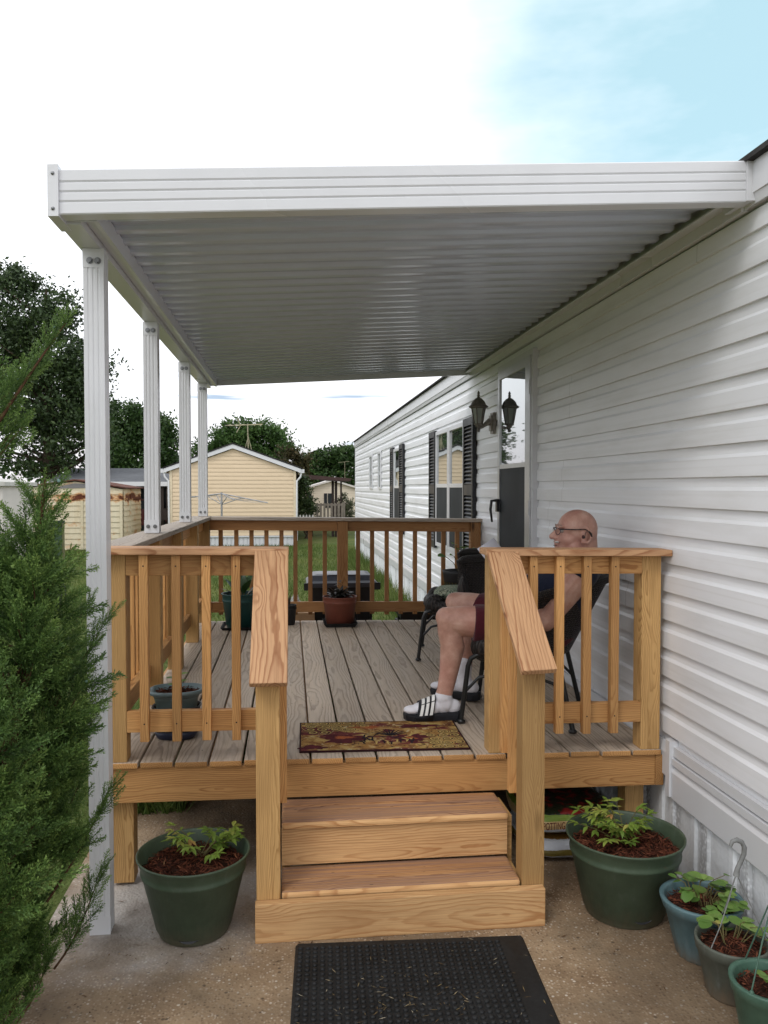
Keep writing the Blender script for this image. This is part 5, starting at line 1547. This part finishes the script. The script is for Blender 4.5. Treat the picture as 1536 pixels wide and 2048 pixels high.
def wall_siding(mb, x0, x1, y, z0, z1, course, d=.014, top=None):
    """clapboards on a wall facing the camera, optionally cut to a gable outline top(x)"""
    z = z0
    n = 24 if top else 1
    while z < z1-1e-6:
        zt_ = min(z+course, z1)
        xa, xb = x0, x1
        if top:
            xs_ = [x0+(x1-x0)*i/240 for i in range(241)]
            ok = [q for q in xs_ if top(q) > z+.01]
            if not ok: break
            xa, xb = ok[0], ok[-1]
            ok2 = [q for q in xs_ if top(q) > zt_-.001] or [(xa+xb)/2]
            xc, xd = ok2[0], ok2[-1]
        else: xc, xd = xa, xb
        mb.add([(xa, y, z), (xb, y, z), (xb, y-d, z), (xa, y-d, z), (xc, y-.001, zt_), (xd, y-.001, zt_)], [(0, 1, 2, 3), (3, 2, 5, 4)])
        z += course
# tan house with a white skirting
th = thing('tan_house', (-1.62, 24, 0), 'tan single-wide house with a white gable trim behind the back railing', 'house')
yb = 24.0; xl, xr, xm = -3.40, .155, -1.63; ze, zr = 2.16, 2.80
top = lambda x: ze+(zr-ze)*(1-abs(x-xm)/((xr-xl)/2+.02))
mb = MB(); wall_siding(mb, xl, xr, yb, .30, 2.82, .115, .016, top)
mb.prism([(xl, .28), (xr, .28), (xr, ze), (xm, zr), (xl, ze)], 'y', yb+.004, yb+15)
mb.build('wall', M_TANSID, th, normals=False)
mb = MB()
for (xa, za, xb_, zb_) in ((xl-.16, ze-.045, xm, zr), (xr+.16, ze-.045, xm, zr)):
    mb.prism([(xa, za), (xa, za+.115), (xb_, zb_+.135), (xb_, zb_+.015)] if xa < xb_ else [(xb_, zb_+.015), (xb_, zb_+.135), (xa, za+.115), (xa, za)], 'y', yb-.10, yb-.02)
mb.build('gable_trim', M_WHITE, th)
mb = MB(); mb.prism([(xl-.2, ze+.075), (xm, zr+.14), (xr+.2, ze+.075), (xr+.2, ze+.10), (xm, zr+.175), (xl-.2, ze+.10)], 'y', yb-.12, yb+15.2); mb.build('roof', M_SHING, th)
M_CREAM = plain('cream_trim', (.74, .62, .44), .5)
for x in (xl-.02, xr-.055):
    mb = MB(); mb.box(x, x+.075, yb-.028, yb-.018, .28, ze+.02); mb.build('corner_trim', M_CREAM, th)
mb = MB()
for x, s in ((xl, -1), (xr, 1)):
    mb.box(min(x+s*.10, x+s*.26), max(x+s*.10, x+s*.26), yb-.08, yb+15, ze-.05, ze+.06)
    mb.tube([(x+s*.17, yb-.04, ze-.04), (x+s*.15, yb-.05, ze-.16), (x+s*.045, yb-.05, ze-.28), (x+s*.035, yb-.05, .15)], .03, 6)
mb.build('gutter', M_WHITE, th)
mb = MB(); vs = []; x = xl; 
mb.box(xl+.01, xr-.01, yb+.03, yb+.05, .0, .285)
while x < xr-.05: mb.box(x+.012, x+.085, yb+.012, yb+.029, .0, .285); x += .115
mb.box(xl-.01, xr+.01, yb-.02, yb+.01, .255, .295); mb.build('skirting', M_WHITE, th)
# TV antennas
M_ANT = plain('old_aluminium', (.42, .38, .25), .5, .4, .4, 30, .3)
def antenna(x, y, z0, z1, s, yagi, label):
    t = thing('tv_antenna', (x, y, z0), label, 'antenna', 'roof antennas')
    mb = MB(); mb.tube([(x, y, z0), (x-.02*s, y, z1)], .018*s, 6); mb.build('mast', M_ANT, t)
    mb = MB(); mb.tube([(x-.62*s, y, z1-.02), (x+.42*s, y, z1+.03)], .014*s, 6)
    if yagi:
        for q, L, rot in ((-.58, .22, .5), (-.40, .26, .5), (-.24, .34, .55), (.0, .16, .3), (.2, .14, .3), (.36, .12, .3)):
            c = Vector((x+q*s, y, z1)); d = Vector((math.sin(rot)*.6, .9, .15)).normalized()
            mb.tube([c-d*L, c+d*L], .008, 5)
        mb.tube([(x-.32, y, z1+.20), (x-.22, y, z1), (x-.34, y, z1-.22)], .012, 5)
    mb.build('boom', M_ANT, t)
    if yagi:
        mb = MB(); 
        for q in (-.12, .10): mb.tube([(x, y, z1-.35), (x+q, y+.05, z0-.02)], .012, 5)
        mb.build('tripod', M_ANT, t)
antenna(-1.22, 24.6, 2.78, 3.53, 1.0, True, 'rusty yagi antenna on the tan house roof')
antenna(2.13, 32, 2.05, 2.68, .42, False, 'small T shaped antenna over the brown porch roof')
# rotary clothesline
ct = thing('clothesline', (-1.55, 19, 0), 'grey rotary clothesline standing before the tan house wall', 'clothesline')
M_GALV = plain('galvanised_pole', (.34, .34, .35), .5, .4, .6, 30, .15)
mb = MB(); mb.tube([(-1.55, 19, -.05), (-1.55, 19, 1.58)], .022, 8); mb.build('pole', M_GALV, ct)
tips = [(-.50, 18.7, 1.345), (-2.35, 19.3, 1.46), (-1.2, 18.2, 1.42), (-1.9, 19.9, 1.50)]
for tp in tips:
    mb = MB(); mb.tube([(-1.55, 19, 1.55), tp], .014, 6); mb.tube([(-1.55, 19, 1.30), ((-1.55*.55+tp[0]*.45), 19*.55+tp[1]*.45, 1.55*.55+tp[2]*.45)], .010, 6); mb.build('arm', M_GALV, ct)
mb = MB()
for fr in (.55, .75, .97):
    q = [Vector((-1.55, 19, 1.55))*(1-fr)+Vector(tips[i])*fr for i in (0, 2, 1, 3)]
    for i in range(4): mb.tube([q[i], (q[i]+q[(i+1) % 4])/2-Vector((0, 0, .03)), q[(i+1) % 4]], .004, 4, caps=False)
mb.build('line', plain('old_cord', (.45, .42, .40), .8), ct)
# rusty metal shed
def rust_mat():
    g = G('rusty_cream_metal'); p = g.pos(); sp = g.n('SeparateXYZ', {0: p}).outputs
    n = g.noise(g.scalev(p, (.8, .8, 1.6)), 2.4, 4, .65); n2 = g.noise(g.scalev(p, (6, 6, .9)), 1.6, 4, .6); n3 = g.noise(p, 18, 3, .6)
    c = g.mix(g.ramp(n2, [(.4, 0), (.7, 1)]), (.64, .57, .42), (.58, .49, .33))
    band = g.ramp(g.math('ABSOLUTE', g.math('SUBTRACT', sp[2], 1.40)), [(.06, 1), (.16, 0)])
    rf = g.math('ADD', g.math('MULTIPLY', band, .20), g.math('ADD', n, g.math('MULTIPLY', g.math('SUBTRACT', n3, .5), .12)))
    right = g.ramp(g.math('ADD', g.math('MULTIPLY', sp[0], .5), 3.0), [(.62, 0), (.95, .09)])
    rf = g.math('ADD', rf, right)
    c = g.mix(g.ramp(rf, [(.58, 0), (.70, .8)]), c, (.52, .235, .075))
    c = g.mix(g.ramp(rf, [(.70, 0), (.76, 1)]), c, g.mix(n3, (.055, .016, .010), (.16, .045, .018)))
    return g.done(g.bsdf(c, .7, g.bump(n3, .3, .01), .2))
M_RUST = rust_mat()
sh_ = thing('metal_shed', (-5.6, 23, 0), 'low cream metal shed streaked with rust in the back yard', 'shed')
mb = MB(); ys = 23.0
sxl, sxr, sxm = -7.4, -4.52, -5.78; szl, szr, szm = 1.66, 1.62, 1.86
stop = lambda x: szm-(szm-1.66)*abs(x-sxm)/1.3
wall_siding(mb, sxl, sxr, ys, .0, 1.60, .150, .020)
mb.prism([(sxl, .0), (sxr, .0), (sxr, 1.60), (sxr, 1.64), (sxm, 1.85), (sxl, 1.62)], 'y', ys+.006, ys+2.6)
side = []
z = .0
while z < 1.55:
    mb.add([(sxr+.004, ys, z), (sxr+.004, ys+2.6, z), (sxr+.024, ys+2.6, z), (sxr+.024, ys, z), (sxr+.005, ys, z+.15), (sxr+.005, ys+2.6, z+.15)], [(0, 1, 2, 3), (3, 2, 5, 4)]); z += .15
for x in (-6.62, -5.60, -4.57): mb.box(x-.035, x+.035, ys-.034, ys-.022, .0, 1.60)
mb.box(sxr+.012, sxr+.036, ys+.9, ys+.98, 0, 1.6)
mb.build('wall', M_RUST, sh_, normals=False)
M_RROOF = plain('rusted_roof_edge', (.12, .05, .035), .8, .2, nscale=6, namt=.5)
mb = MB(); mb.prism([(sxl-.1, 1.64), (sxm, 1.88), (sxr+.09, 1.66), (sxr+.09, 1.69), (sxm, 1.915), (sxl-.1, 1.67)], 'y', ys-.06, ys+2.7); mb.build('roof', M_RROOF, sh_)
mb = MB(); mb.prism([(-6.3, 1.66), (-5.1, 1.69), (-5.15, 1.74), (-5.5, 1.79), (-5.80, 1.80), (-6.1, 1.74)], 'y', ys-.008, ys+.004); mb.build('patch', plain('grey_primer', (.20, .19, .19), .8), sh_)
# white shed far left
ws = thing('white_shed', (-6.3, 17, 0), 'plain off-white shed with a pale low roof behind the juniper', 'shed')
M_OFFW = plain('off_white_panel', (.62, .58, .55), .6, .3, nscale=3, namt=.06)
mb = MB(); mb.box(-8.7, -5.66, 17, 18.9, 0, 1.72); mb.build('wall', M_OFFW, ws)
mb = MB(); mb.box(-8.65, -5.72, 16.99, 16.998, .05, 1.70); mb.build('door', plain('shed_door', (.50, .46, .44), .6), ws)
mb = MB(); mb.prism([(-8.8, 1.722), (-5.58, 1.722), (-5.58, 1.80), (-7.2, 1.99), (-8.8, 1.80)], 'y', 16.9, 19.0); mb.build('roof', plain('pale_shed_roof', (.50, .49, .46), .7, .2, nscale=5, namt=.2), ws)
# carport between shed and tan house
cp = thing('carport', (-5.3, 30, 0), 'grey roofed carport with a white fascia and dark posts left of the tan house', 'carport')
mb = MB(); mb.prism([(29.95, 1.86), (29.95, 1.90), (33.5, 2.45), (33.5, 2.40)], 'x', -8.5, -3.6); mb.build('roof', plain('grey_shingle_roof', (.13, .135, .145), .9, .1, nscale=8, namt=.2), cp)
mb = MB(); mb.box(-8.5, -3.6, 29.90, 29.945, 1.74, 1.895); mb.build('fascia', M_WHITE, cp)
for x in (-8.0, -6.1, -4.62, -4.40, -4.18):
    mb = MB(); mb.box(x, x+.13, 30.0, 30.13, 0, 1.86); mb.build('post', M_DARKWOOD, cp)
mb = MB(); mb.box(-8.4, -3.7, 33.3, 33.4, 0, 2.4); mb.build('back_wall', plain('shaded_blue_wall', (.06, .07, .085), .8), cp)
mb = MB(); mb.box(-4.75, -4.05, 29.6, 29.7, .55, .95); mb.box(-4.75, -4.70, 29.6, 29.7, 0, .55); mb.box(-4.1, -4.05, 29.6, 29.7, 0, .55); mb.build('low_panel', M_DARKWOOD, cp)
car = thing('parked_car', (-5.55, 31.6, 0), 'dark red car in the shade under the grey carport', 'car')
mb = MB(); mb.prism([(-6.6, .30), (-6.6, .75), (-6.2, .85), (-5.9, 1.25), (-5.0, 1.27), (-4.75, .86), (-4.4, .78), (-4.4, .30)], 'y', 31.0, 32.4); mb.build('car_body', plain('dark_red_paint', (.10, .012, .016), .3), car)
mb = MB(); mb.prism([(-6.05, .90), (-5.85, 1.20), (-5.02, 1.22), (-4.85, .90)], 'y', 30.99, 30.998); mb.build('window', M_SCREEN, car)
for x in (-6.15, -4.85):
    mb = MB(); mb.lathe([(.0, 0), (.30, 0), (.31, .03), (.31, .17), (.0, .17)], (0, 0, 0), 20); o = mb.build('wheel', M_DARK, None); o.rotation_euler = (R(90), 0, 0); o.parent = car; o.location = (x+5.55, 31.12-31.6, .31)
# brown porch right of the tan house
bp = thing('brown_porch', (1.2, 28, 0), 'brown flat porch roof on dark posts between the two houses', 'porch')
M_BRN = plain('brown_metal', (.060, .032, .028), .6, .3, nscale=6, namt=.25)
mb = MB(); mb.prism([(.16, 1.99), (2.06, 1.905), (2.06, 2.00), (.16, 2.16)], 'y', 28, 28.06); mb.prism([(.16, 2.10), (2.10, 1.96), (2.10, 2.0), (.16, 2.15)], 'y', 28.07, 33); mb.build('roof', M_BRN, bp)
mb = MB(); mb.prism([(1.0, 1.93), (2.0, 1.88), (2.0, 1.90), (1.0, 1.97)], 'y', 27.9, 28.0); mb.build('beam', M_DARKWOOD, bp)
for x in (1.42, 1.53, 1.72):
    mb = MB(); mb.box(x, x+(.085 if x < 1.6 else .055), 28.2, 28.3, 0, 1.93); mb.build('post', M_DARKWOOD, bp)
for x in (.55, .68):
    mb = MB(); mb.box(x, x+.10, 28.4, 28.5, 0, 1.1+ (.45 if x < .6 else 0)); mb.build('post', M_DARKWOOD, bp)
M_GREYP = plain('grey_fence_wood', (.20, .175, .15), .85, .1, nscale=10, namt=.3)
pf_ = thing('picket_fence', (1.3, 27.2, 0), 'weathered grey picket railing in front of the brown porch', 'fence')
mb = MB(); x = .86
while x < 1.80: mb.box(x, x+.07, 27.2, 27.225, .45, 1.17); x += .118
mb.build('picket', M_GREYP, pf_)['kind'] = 'stuff'
mb = MB(); mb.box(.84, 1.83, 27.226, 27.26, 1.08, 1.15); mb.box(.84, 1.83, 27.226, 27.26, .52, .60); mb.box(1.73, 1.82, 27.23, 27.32, 0, 1.2); mb.build('rail', M_GREYP, pf_)
wf_ = thing('white_picket_fence', (.5, 26.6, 0), 'short white picket fence beside the tan house corner', 'fence')
mb = MB(); x = .20
while x < .74: mb.prism([(x, .4), (x+.055, .4), (x+.055, .78), (x+.0275, .82), (x, .78)], 'y', 26.6, 26.62); x += .10
mb.box(.20, .74, 26.621, 26.64, .50, .55); mb.box(.20, .74, 26.621, 26.64, .68, .73); mb.build('picket', M_WHITE, wf_)
# far beige house
fh = thing('beige_house', (1.9, 38, 0), 'small far beige gabled house behind the brown porch', 'house')
mb = MB(); ft = lambda x: 1.62+.36*(1-abs(x-1.95)/1.3)
wall_siding(mb, .70, 3.2, 38, .1, 2.0, .11, .012, ft)
mb.prism([(.70, 0), (3.2, 0), (3.2, 1.62), (1.95, 1.98), (.70, 1.62)], 'y', 38.004, 46); mb.build('wall', M_BEIGESID, fh, normals=False)
mb = MB(); mb.prism([(.60, 1.58), (1.95, 1.985), (3.3, 1.58), (3.3, 1.66), (1.95, 2.07), (.60, 1.66)], 'y', 37.85, 46.2); mb.build('roof', M_OFFW, fh)
for a, b in ((.84, .98), (1.56, 1.70), (1.74, 1.95)):
    mb = MB(); mb.box(a, b, 37.96, 37.985, .75, 1.42); mb.build('window' if a > 1.7 else 'shutter', M_SHUT if a < 1.7 else M_SCREEN, fh)
# ------------------------------------------------------------------ trees
def crown(name, blobs, n_cl, per, leaf, mat, parent, csig):
    P = []; T = []
    wts = np.array([b[3]*b[4]*b[5] for b in blobs])**.75; wts /= wts.sum()
    idx = rng.choice(len(blobs), n_cl, p=wts)
    B = np.array(blobs)[idx]
    d = rng.normal(0, 1, (n_cl, 3)); d /= np.linalg.norm(d, axis=1)[:, None]
    rr = rng.uniform(.25, 1.06, n_cl)**.45
    C = B[:, :3]+d*B[:, 3:6]*rr[:, None]
    ct = rng.uniform(-.12, .12, n_cl)
    c = np.repeat(C, per, 0); m = len(c)
    c = c+rng.normal(0, 1, (m, 3))*csig*np.repeat(rng.uniform(.5, 1.3, n_cl), per)[:, None]*np.array([1, 1, .7])
    a = rng.normal(0, 1, (m, 3)); a /= np.linalg.norm(a, axis=1)[:, None]
    b = np.cross(a, rng.normal(0, 1, (m, 3))); b /= np.linalg.norm(b, axis=1)[:, None]
    L = leaf*rng.uniform(.6, 1.3, m)[:, None]
    V = np.stack([c-a*L, c+b*L*.5, c+a*L, c-b*L*.5], 1).reshape(-1, 3)
    tone = np.clip(.42+np.repeat(ct, per)+rng.normal(0, .16, m), 0, 1)
    return np_mesh(name, V, np.arange(4*m).reshape(m, 4), mat, np.repeat(tone, 4), parent), C
def tree(x, y, h0, blobs, n_cl, per, leaf, mat, csig, label, r0, cat='tree', nl=26):
    t = thing('pine_tree' if 'conifer' in label else 'broadleaf_tree', (x, y, 0), label, cat, 'trees beyond the yard')
    o, C = crown('crown', blobs, n_cl, per, leaf, mat, t, csig)
    mb = MB(); tops = max(b[2] for b in blobs)
    mb.tube([(x, y, -.05), (x+.05, y, h0*.5), (x-.04, y+.05, h0), (x+.05, y, (h0+tops)/2), (x, y, tops)], [r0*1.3, r0, r0*.8, r0*.5, r0*.15], 8)
    for q in C[rng.choice(len(C), nl)]:
        z0 = max(h0*.7, min(q[2]-.3*abs(q[0]-x)-.4, tops*.9)); p0 = Vector((x, y, z0)); p2 = Vector(q); pm = (p0+p2)/2+Vector((0, 0, -.08*(p2-p0).length))
        mb.tube([p0, pm, p2], [r0*.34, r0*.2, r0*.06], 5, caps=False)
    mb.build('trunk', M_TRUNK, t)
    return t
L_T1 = leafmat('dark_tree_leaf', [(0, (.020, .036, .014)), (.5, (.045, .078, .026)), (1, (.11, .155, .05))], .5, .22, .3)
L_T2 = leafmat('mid_tree_leaf', [(0, (.018, .040, .012)), (.5, (.042, .085, .022)), (1, (.10, .155, .04))], .5, .28, .3)
L_T3 = leafmat('bright_tree_leaf', [(0, (.025, .060, .014)), (.5, (.062, .125, .028)), (1, (.13, .21, .055))], .5, .3, .3)
L_T5 = leafmat('rusty_needles', [(0, (.020, .022, .010)), (.5, (.055, .048, .018)), (1, (.11, .075, .03))], .6, .2, .2)
tree(-9.0, 32, 1.6, [(-9.9, 32, 8.0, 1.3, 1.5, 1.7), (-8.6, 31.6, 7.2, 1.2, 1.4, 1.5), (-9.0, 32, 5.2, 2.0, 1.9, 1.5), (-7.9, 31.7, 4.2, 1.2, 1.3, 1.7), (-9.6, 32, 3.4, 2.2, 1.8, 1.3), (-7.6, 31.8, 6.0, .9, 1.2, 1.2), (-11.3, 32, 6.3, 1.6, 1.7, 2.2), (-10.2, 32, 9.1, .6, .8, .9), (-8.4, 32, 8.4, .5, .7, .7)], 560, 80, .080, L_T1, .27, 'tall dark broadleaf tree rising behind the juniper', .26, nl=60)
KF = 1.85
tree(-7.7*KF, 45*KF, 2.6, [(q[0]*KF, 45*KF, 1.69+(q[1]-1.69)*KF, q[2]*KF, q[3]*KF, q[4]*KF) for q in ((-8.6, 5.2, 1.1, 1.1, 1.0), (-7.4, 4.9, 1.2, 1.2, 1.0), (-8.2, 3.3, 1.7, 1.4, 1.1), (-6.7, 3.8, 1.0, 1.1, 1.3), (-9.4, 4.0, .9, 1.1, 1.4))], 380, 56, .20, L_T2, .50, 'mid green tree seen between the first two awning posts', .18)
tree(-2.2, 40, 1.6, [(-2.6, 40, 4.0, 1.15, 1.1, .95), (-1.3, 40, 4.1, 1.0, 1.1, .75), (-2.3, 40, 3.0, 1.9, 1.3, .9), (-.6, 40, 3.4, .7, .8, .8), (-3.6, 40, 3.2, .6, .8, .6), (-4.3, 40, 3.4, .35, .4, .45)], 360, 60, .09, L_T3, .24, 'rounded bright green tree over the tan house roof', .18)
tree(.30, 36, 1.0, [(.05, 36, 2.9, .45, .5, .6), (.35, 36, 2.3, .5, .5, .7), (.55, 36, 2.9, .28, .3, .35)], 70, 40, .08, L_T5, .16, 'thin brownish conifer at the right end of the tan house roof', .08, nl=12)
tree(2.2, 58, 1.2, [(1.2, 58, 3.0, .9, 1, .9), (2.3, 58, 3.6, 1.0, 1, .8), (3.4, 58, 3.8, 1.1, 1, .8), (4.6, 58, 3.5, 1.3, 1.1, 1.1), (2.6, 58, 2.2, 2.2, 1.2, 1.0)], 260, 40, .14, L_T2, .28, 'broad green tree far behind the brown porch', .2)
tree(.52, 27.4, .2, [(.42, 27.4, 1.5, .22, .25, .45), (.52, 27.4, .95, .32, .3, .45), (.40, 27.4, 1.85, .14, .15, .22)], 80, 46, .045, L_T1, .10, 'dark bushy conifer beside the tan house corner', .05, nl=10)
tree(1.95, 29.5, .1, [(1.95, 29.5, 1.1, .28, .3, .35), (1.90, 29.5, .7, .33, .3, .3)], 60, 30, .05, leafmat('pale_shrub', [(0, (.06, .08, .04)), (.6, (.16, .17, .10)), (1, (.36, .33, .26))], .6, .3), .10, 'pale flowering shrub near the far end of the white home', .03, 'shrub', nl=10)
# far wood closing the horizon
blobs = []
for i in range(64):
    x = -120+i*3.9+rng.uniform(-1, 1); y = 112+rng.uniform(-6, 6)
    blobs.append((x, y, rng.uniform(1.2, 3.2), 3.2, 3.0, rng.uniform(1.6, 3.6)))
for i in range(40):
    y = -10+i*3.2; x = -78+rng.uniform(-4, 4); blobs.append((x, y, rng.uniform(1.2, 3.0), 3.0, 3.0, rng.uniform(1.6, 3.6)))
o, C = crown('forest', blobs, 1500, 26, .42, L_T2, None, .8); o['kind'] = 'stuff'
# ------------------------------------------------------------------ juniper in the left foreground
def spray_template(seed):
    """one plume along +x, unit length: quads (n,4,3) of scale-leaf twigs"""
    r_ = np.random.default_rng(seed); Q = []; T = []
    def twig(p, d, L, w, tone):
        d = d/np.linalg.norm(d); s = np.cross(d, r_.normal(0, 1, 3)); s /= np.linalg.norm(s)
        Q.append([p, p+d*L*.45+s*w, p+d*L, p+d*L*.45-s*w]); T.append(tone)
    m = 26
    for i in range(m):
        t = .06+.94*i/m; p = np.array([t, .02*np.sin(t*5), 0])
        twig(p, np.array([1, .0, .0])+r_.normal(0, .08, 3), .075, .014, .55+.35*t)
        for sgn in (-1, 1):
            roll = r_.normal(0, .75)
            L = (.30*(1-t)**.8+.06)*r_.uniform(.7, 1.2)
            d = np.array([.80, sgn*.62*np.cos(roll), sgn*.62*np.sin(roll)]); d /= np.linalg.norm(d)
            k = max(2, int(L/.042))
            for j in range(k):
                q = p+d*L*(j/k)+np.array([0, 0, .02*(j/k)])
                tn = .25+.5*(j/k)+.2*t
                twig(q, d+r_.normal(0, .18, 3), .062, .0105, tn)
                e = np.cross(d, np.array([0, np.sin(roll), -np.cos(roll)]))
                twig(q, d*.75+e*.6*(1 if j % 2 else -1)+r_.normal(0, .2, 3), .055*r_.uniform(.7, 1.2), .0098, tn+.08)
    return np.array(Q), np.array(T)
TPL = [spray_template(i) for i in range(6)]
jn = thing('juniper', (-1.2, 2.62, 0), 'tall feathery green juniper growing beside the white awning post', 'juniper')
QV = []; QT = []; wood_ = MB(); berries = MB()
def put(p, d, L, tone=0.0, roll=None, k=None):
    d = Vector(d).normalized(); s = d.orthogonal(); s.rotate(Matrix.Rotation(rnd.uniform(0, 6.28) if roll is None else roll, 3, d)); s.normalize(); b = d.cross(s)
    M = np.array([[d.x, s.x, b.x], [d.y, s.y, b.y], [d.z, s.z, b.z]])
    Q, T = TPL[rnd.randrange(6) if k is None else k]
    QV.append((Q*L*np.array([1, 1, 1])) @ M.T+np.array(p)); QT.append(np.clip(T+tone, 0, 1))
def branch(p0, p1, n, L0, L1, r0, spread=.9, tone=0.0):
    p0, p1 = Vector(p0), Vector(p1); ax = (p1-p0)
    mid = (p0+p1)/2+Vector((rnd.uniform(-.03, .03), rnd.uniform(-.03, .03), rnd.uniform(-.05, .0)))
    cv = lambda u: p0*(1-u)**2+mid*2*u*(1-u)+p1*u*u
    wood_.tube([cv(i/6) for i in range(7)], [r0*(1-.8*i/6) for i in range(7)], 7)
    for i in range(n):
        u = .12+.88*(i+rnd.random())/n; q = cv(min(1, u))
        rv = Vector((rnd.gauss(0, 1), rnd.gauss(0, 1), rnd.gauss(0, 1))); rv = (rv-ax.normalized()*rv.dot(ax.normalized())).normalized()
        d = ax.normalized()*.85+rv*spread+Vector((0, 0, .35))
        put(q, d, (L0+(L1-L0)*u)*rnd.uniform(.75, 1.2), tone+rnd.uniform(-.14, .10))
    put(p1-ax.normalized()*L1*.4, ax, L1*1.15, tone+.1)
# leaders (trunks)
T1 = [(-.93, 2.64, 0), (-.87, 2.66, .9), (-.805, 2.68, 1.42), (-.765, 2.69, 1.715)]
T2 = [(-1.22, 2.50, 0), (-1.20, 2.52, 1.2), (-1.14, 2.54, 2.2)]
T3 = [(-.90, 2.34, 0), (-.88, 2.32, .7), (-.86, 2.30, 1.15)]
T4 = [(-.90, 2.72, 0), (-.83, 2.74, .6), (-.77, 2.76, 1.12)]
wood_.tube(T1, [.035, .024, .012, .004], 8); wood_.tube(T2, [.045, .032, .012], 8); wood_.tube(T3, [.03, .018, .005], 8); wood_.tube(T4, [.02, .014, .004], 8)
def lerp(T, z):
    for a, b in zip(T[:-1], T[1:]):
        if a[2] <= z <= b[2]:
            u = (z-a[2])/(b[2]-a[2]); return Vector(a)*(1-u)+Vector(b)*u
    return Vector(T[-1])
# dense skirt of side branches
for T, zmax, nb, rc in ((T1, 1.42, 62, .27), (T2, 1.75, 38, .34), (T3, 1.12, 60, .22), (T4, 1.05, 46, .17)):
    for i in range(nb):
        z = .02+(zmax-.02)*(i+rnd.random())/nb
        p = lerp(T, z); a = rnd.uniform(0, 2*math.pi)
        reach = rc*(1-.50*z/max(zmax, .1))*rnd.uniform(.5, 1.05)
        e = p+Vector((math.cos(a)*reach, math.sin(a)*reach*.8, reach*rnd.uniform(.6, 1.3)))
        lim = -.70 if z > .35 else -.83
        if e.x > lim: e.x = lim-rnd.uniform(0, .10)
        branch(p, e, 4, .21, .15, .005, tone=rnd.uniform(-.22, .12))
# the top of the middle leader
for i in range(34):
    z = 1.22+.44*(i/34); p = lerp(T1, z); a = rnd.uniform(0, 2*math.pi); k = max(.12, (1.72-z)/.5)
    put(p, (math.cos(a)*.7, math.sin(a)*.7, .9), .11+.15*k, rnd.uniform(-.05, .15))
put((-.775, 2.69, 1.60), (.05, .02, 1), .15, .15)
# sprays standing out against post and sky
for a, b, n, L0, L1, r0 in (((-.98, 2.58, 1.70), (-.675, 2.60, 2.19), 28, .13, .08, .009), ((-1.05, 2.6, 1.85), (-.80, 2.62, 2.02), 8, .17, .12, .006), ((-1.0, 2.6, 1.70), (-.84, 2.62, 1.86), 6, .15, .12, .006), ((-1.0, 2.6, 1.62), (-.80, 2.6, 1.88), 6, .08, .05, .003), ((-1.16, 2.55, 1.66), (-.97, 2.60, 1.80), 9, .16, .10, .006),
        ((-1.06, 2.60, 1.28), (-.90, 2.62, 1.50), 8, .15, .10, .006), ((-1.15, 2.6, 1.90), (-.95, 2.70, 2.02), 12, .20, .14, .006), ((-1.14, 2.54, 1.7), (-.98, 2.5, 2.0), 12, .22, .14, .006),
        ((-.80, 2.74, 1.08), (-.675, 2.84, 1.30), 9, .13, .08, .004), ((-.76, 2.74, .98), (-.615, 2.84, 1.25), 12, .13, .08, .004),
        ((-.78, 2.70, .36), (-.605, 2.80, .68), 14, .15, .09, .004), ((-.76, 2.70, .14), (-.63, 2.76, .42), 13, .16, .10, .004),
        ((-.80, 2.70, .62), (-.650, 2.78, .92), 11, .14, .08, .004), ((-.86, 2.60, .02), (-.76, 2.64, .22), 10, .15, .10, .004),
        ((-.80, 2.70, .80), (-.670, 2.76, 1.05), 10, .14, .08, .004), ((-.80, 2.68, .48), (-.680, 2.74, .74), 10, .14, .08, .004)):
    branch(a, b, n, L0, L1, r0, .5, .04)
fol = np.concatenate(QV).reshape(-1, 3); ton = np.repeat(np.concatenate(QT), 4)
keep = np.ones(len(fol)//4, bool)
c = fol.reshape(-1, 4, 3).mean(1); keep &= c[:, 2] > .0
fol = fol.reshape(-1, 4, 3)[keep].reshape(-1, 3); ton = ton.reshape(-1, 4)[keep].reshape(-1)
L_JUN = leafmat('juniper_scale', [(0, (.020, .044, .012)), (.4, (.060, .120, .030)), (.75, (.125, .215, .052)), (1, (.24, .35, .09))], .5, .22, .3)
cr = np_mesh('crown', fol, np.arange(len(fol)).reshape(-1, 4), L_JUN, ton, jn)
wood_.build('trunk', plain('juniper_bark', (.11, .060, .035), .9, .1, nscale=30, namt=.4, bump=.4), jn)
for i in range(46):
    q = fol[rnd.randrange(len(fol))]; berries.ball(tuple(q), .0055*rnd.uniform(.8, 1.2), 0, 8, 6)
o = berries.build('berry', plain('blue_green_berry', (.20, .32, .30), .6, .3), jn); o['kind'] = 'stuff'
print('juniper quads', len(fol)//4)
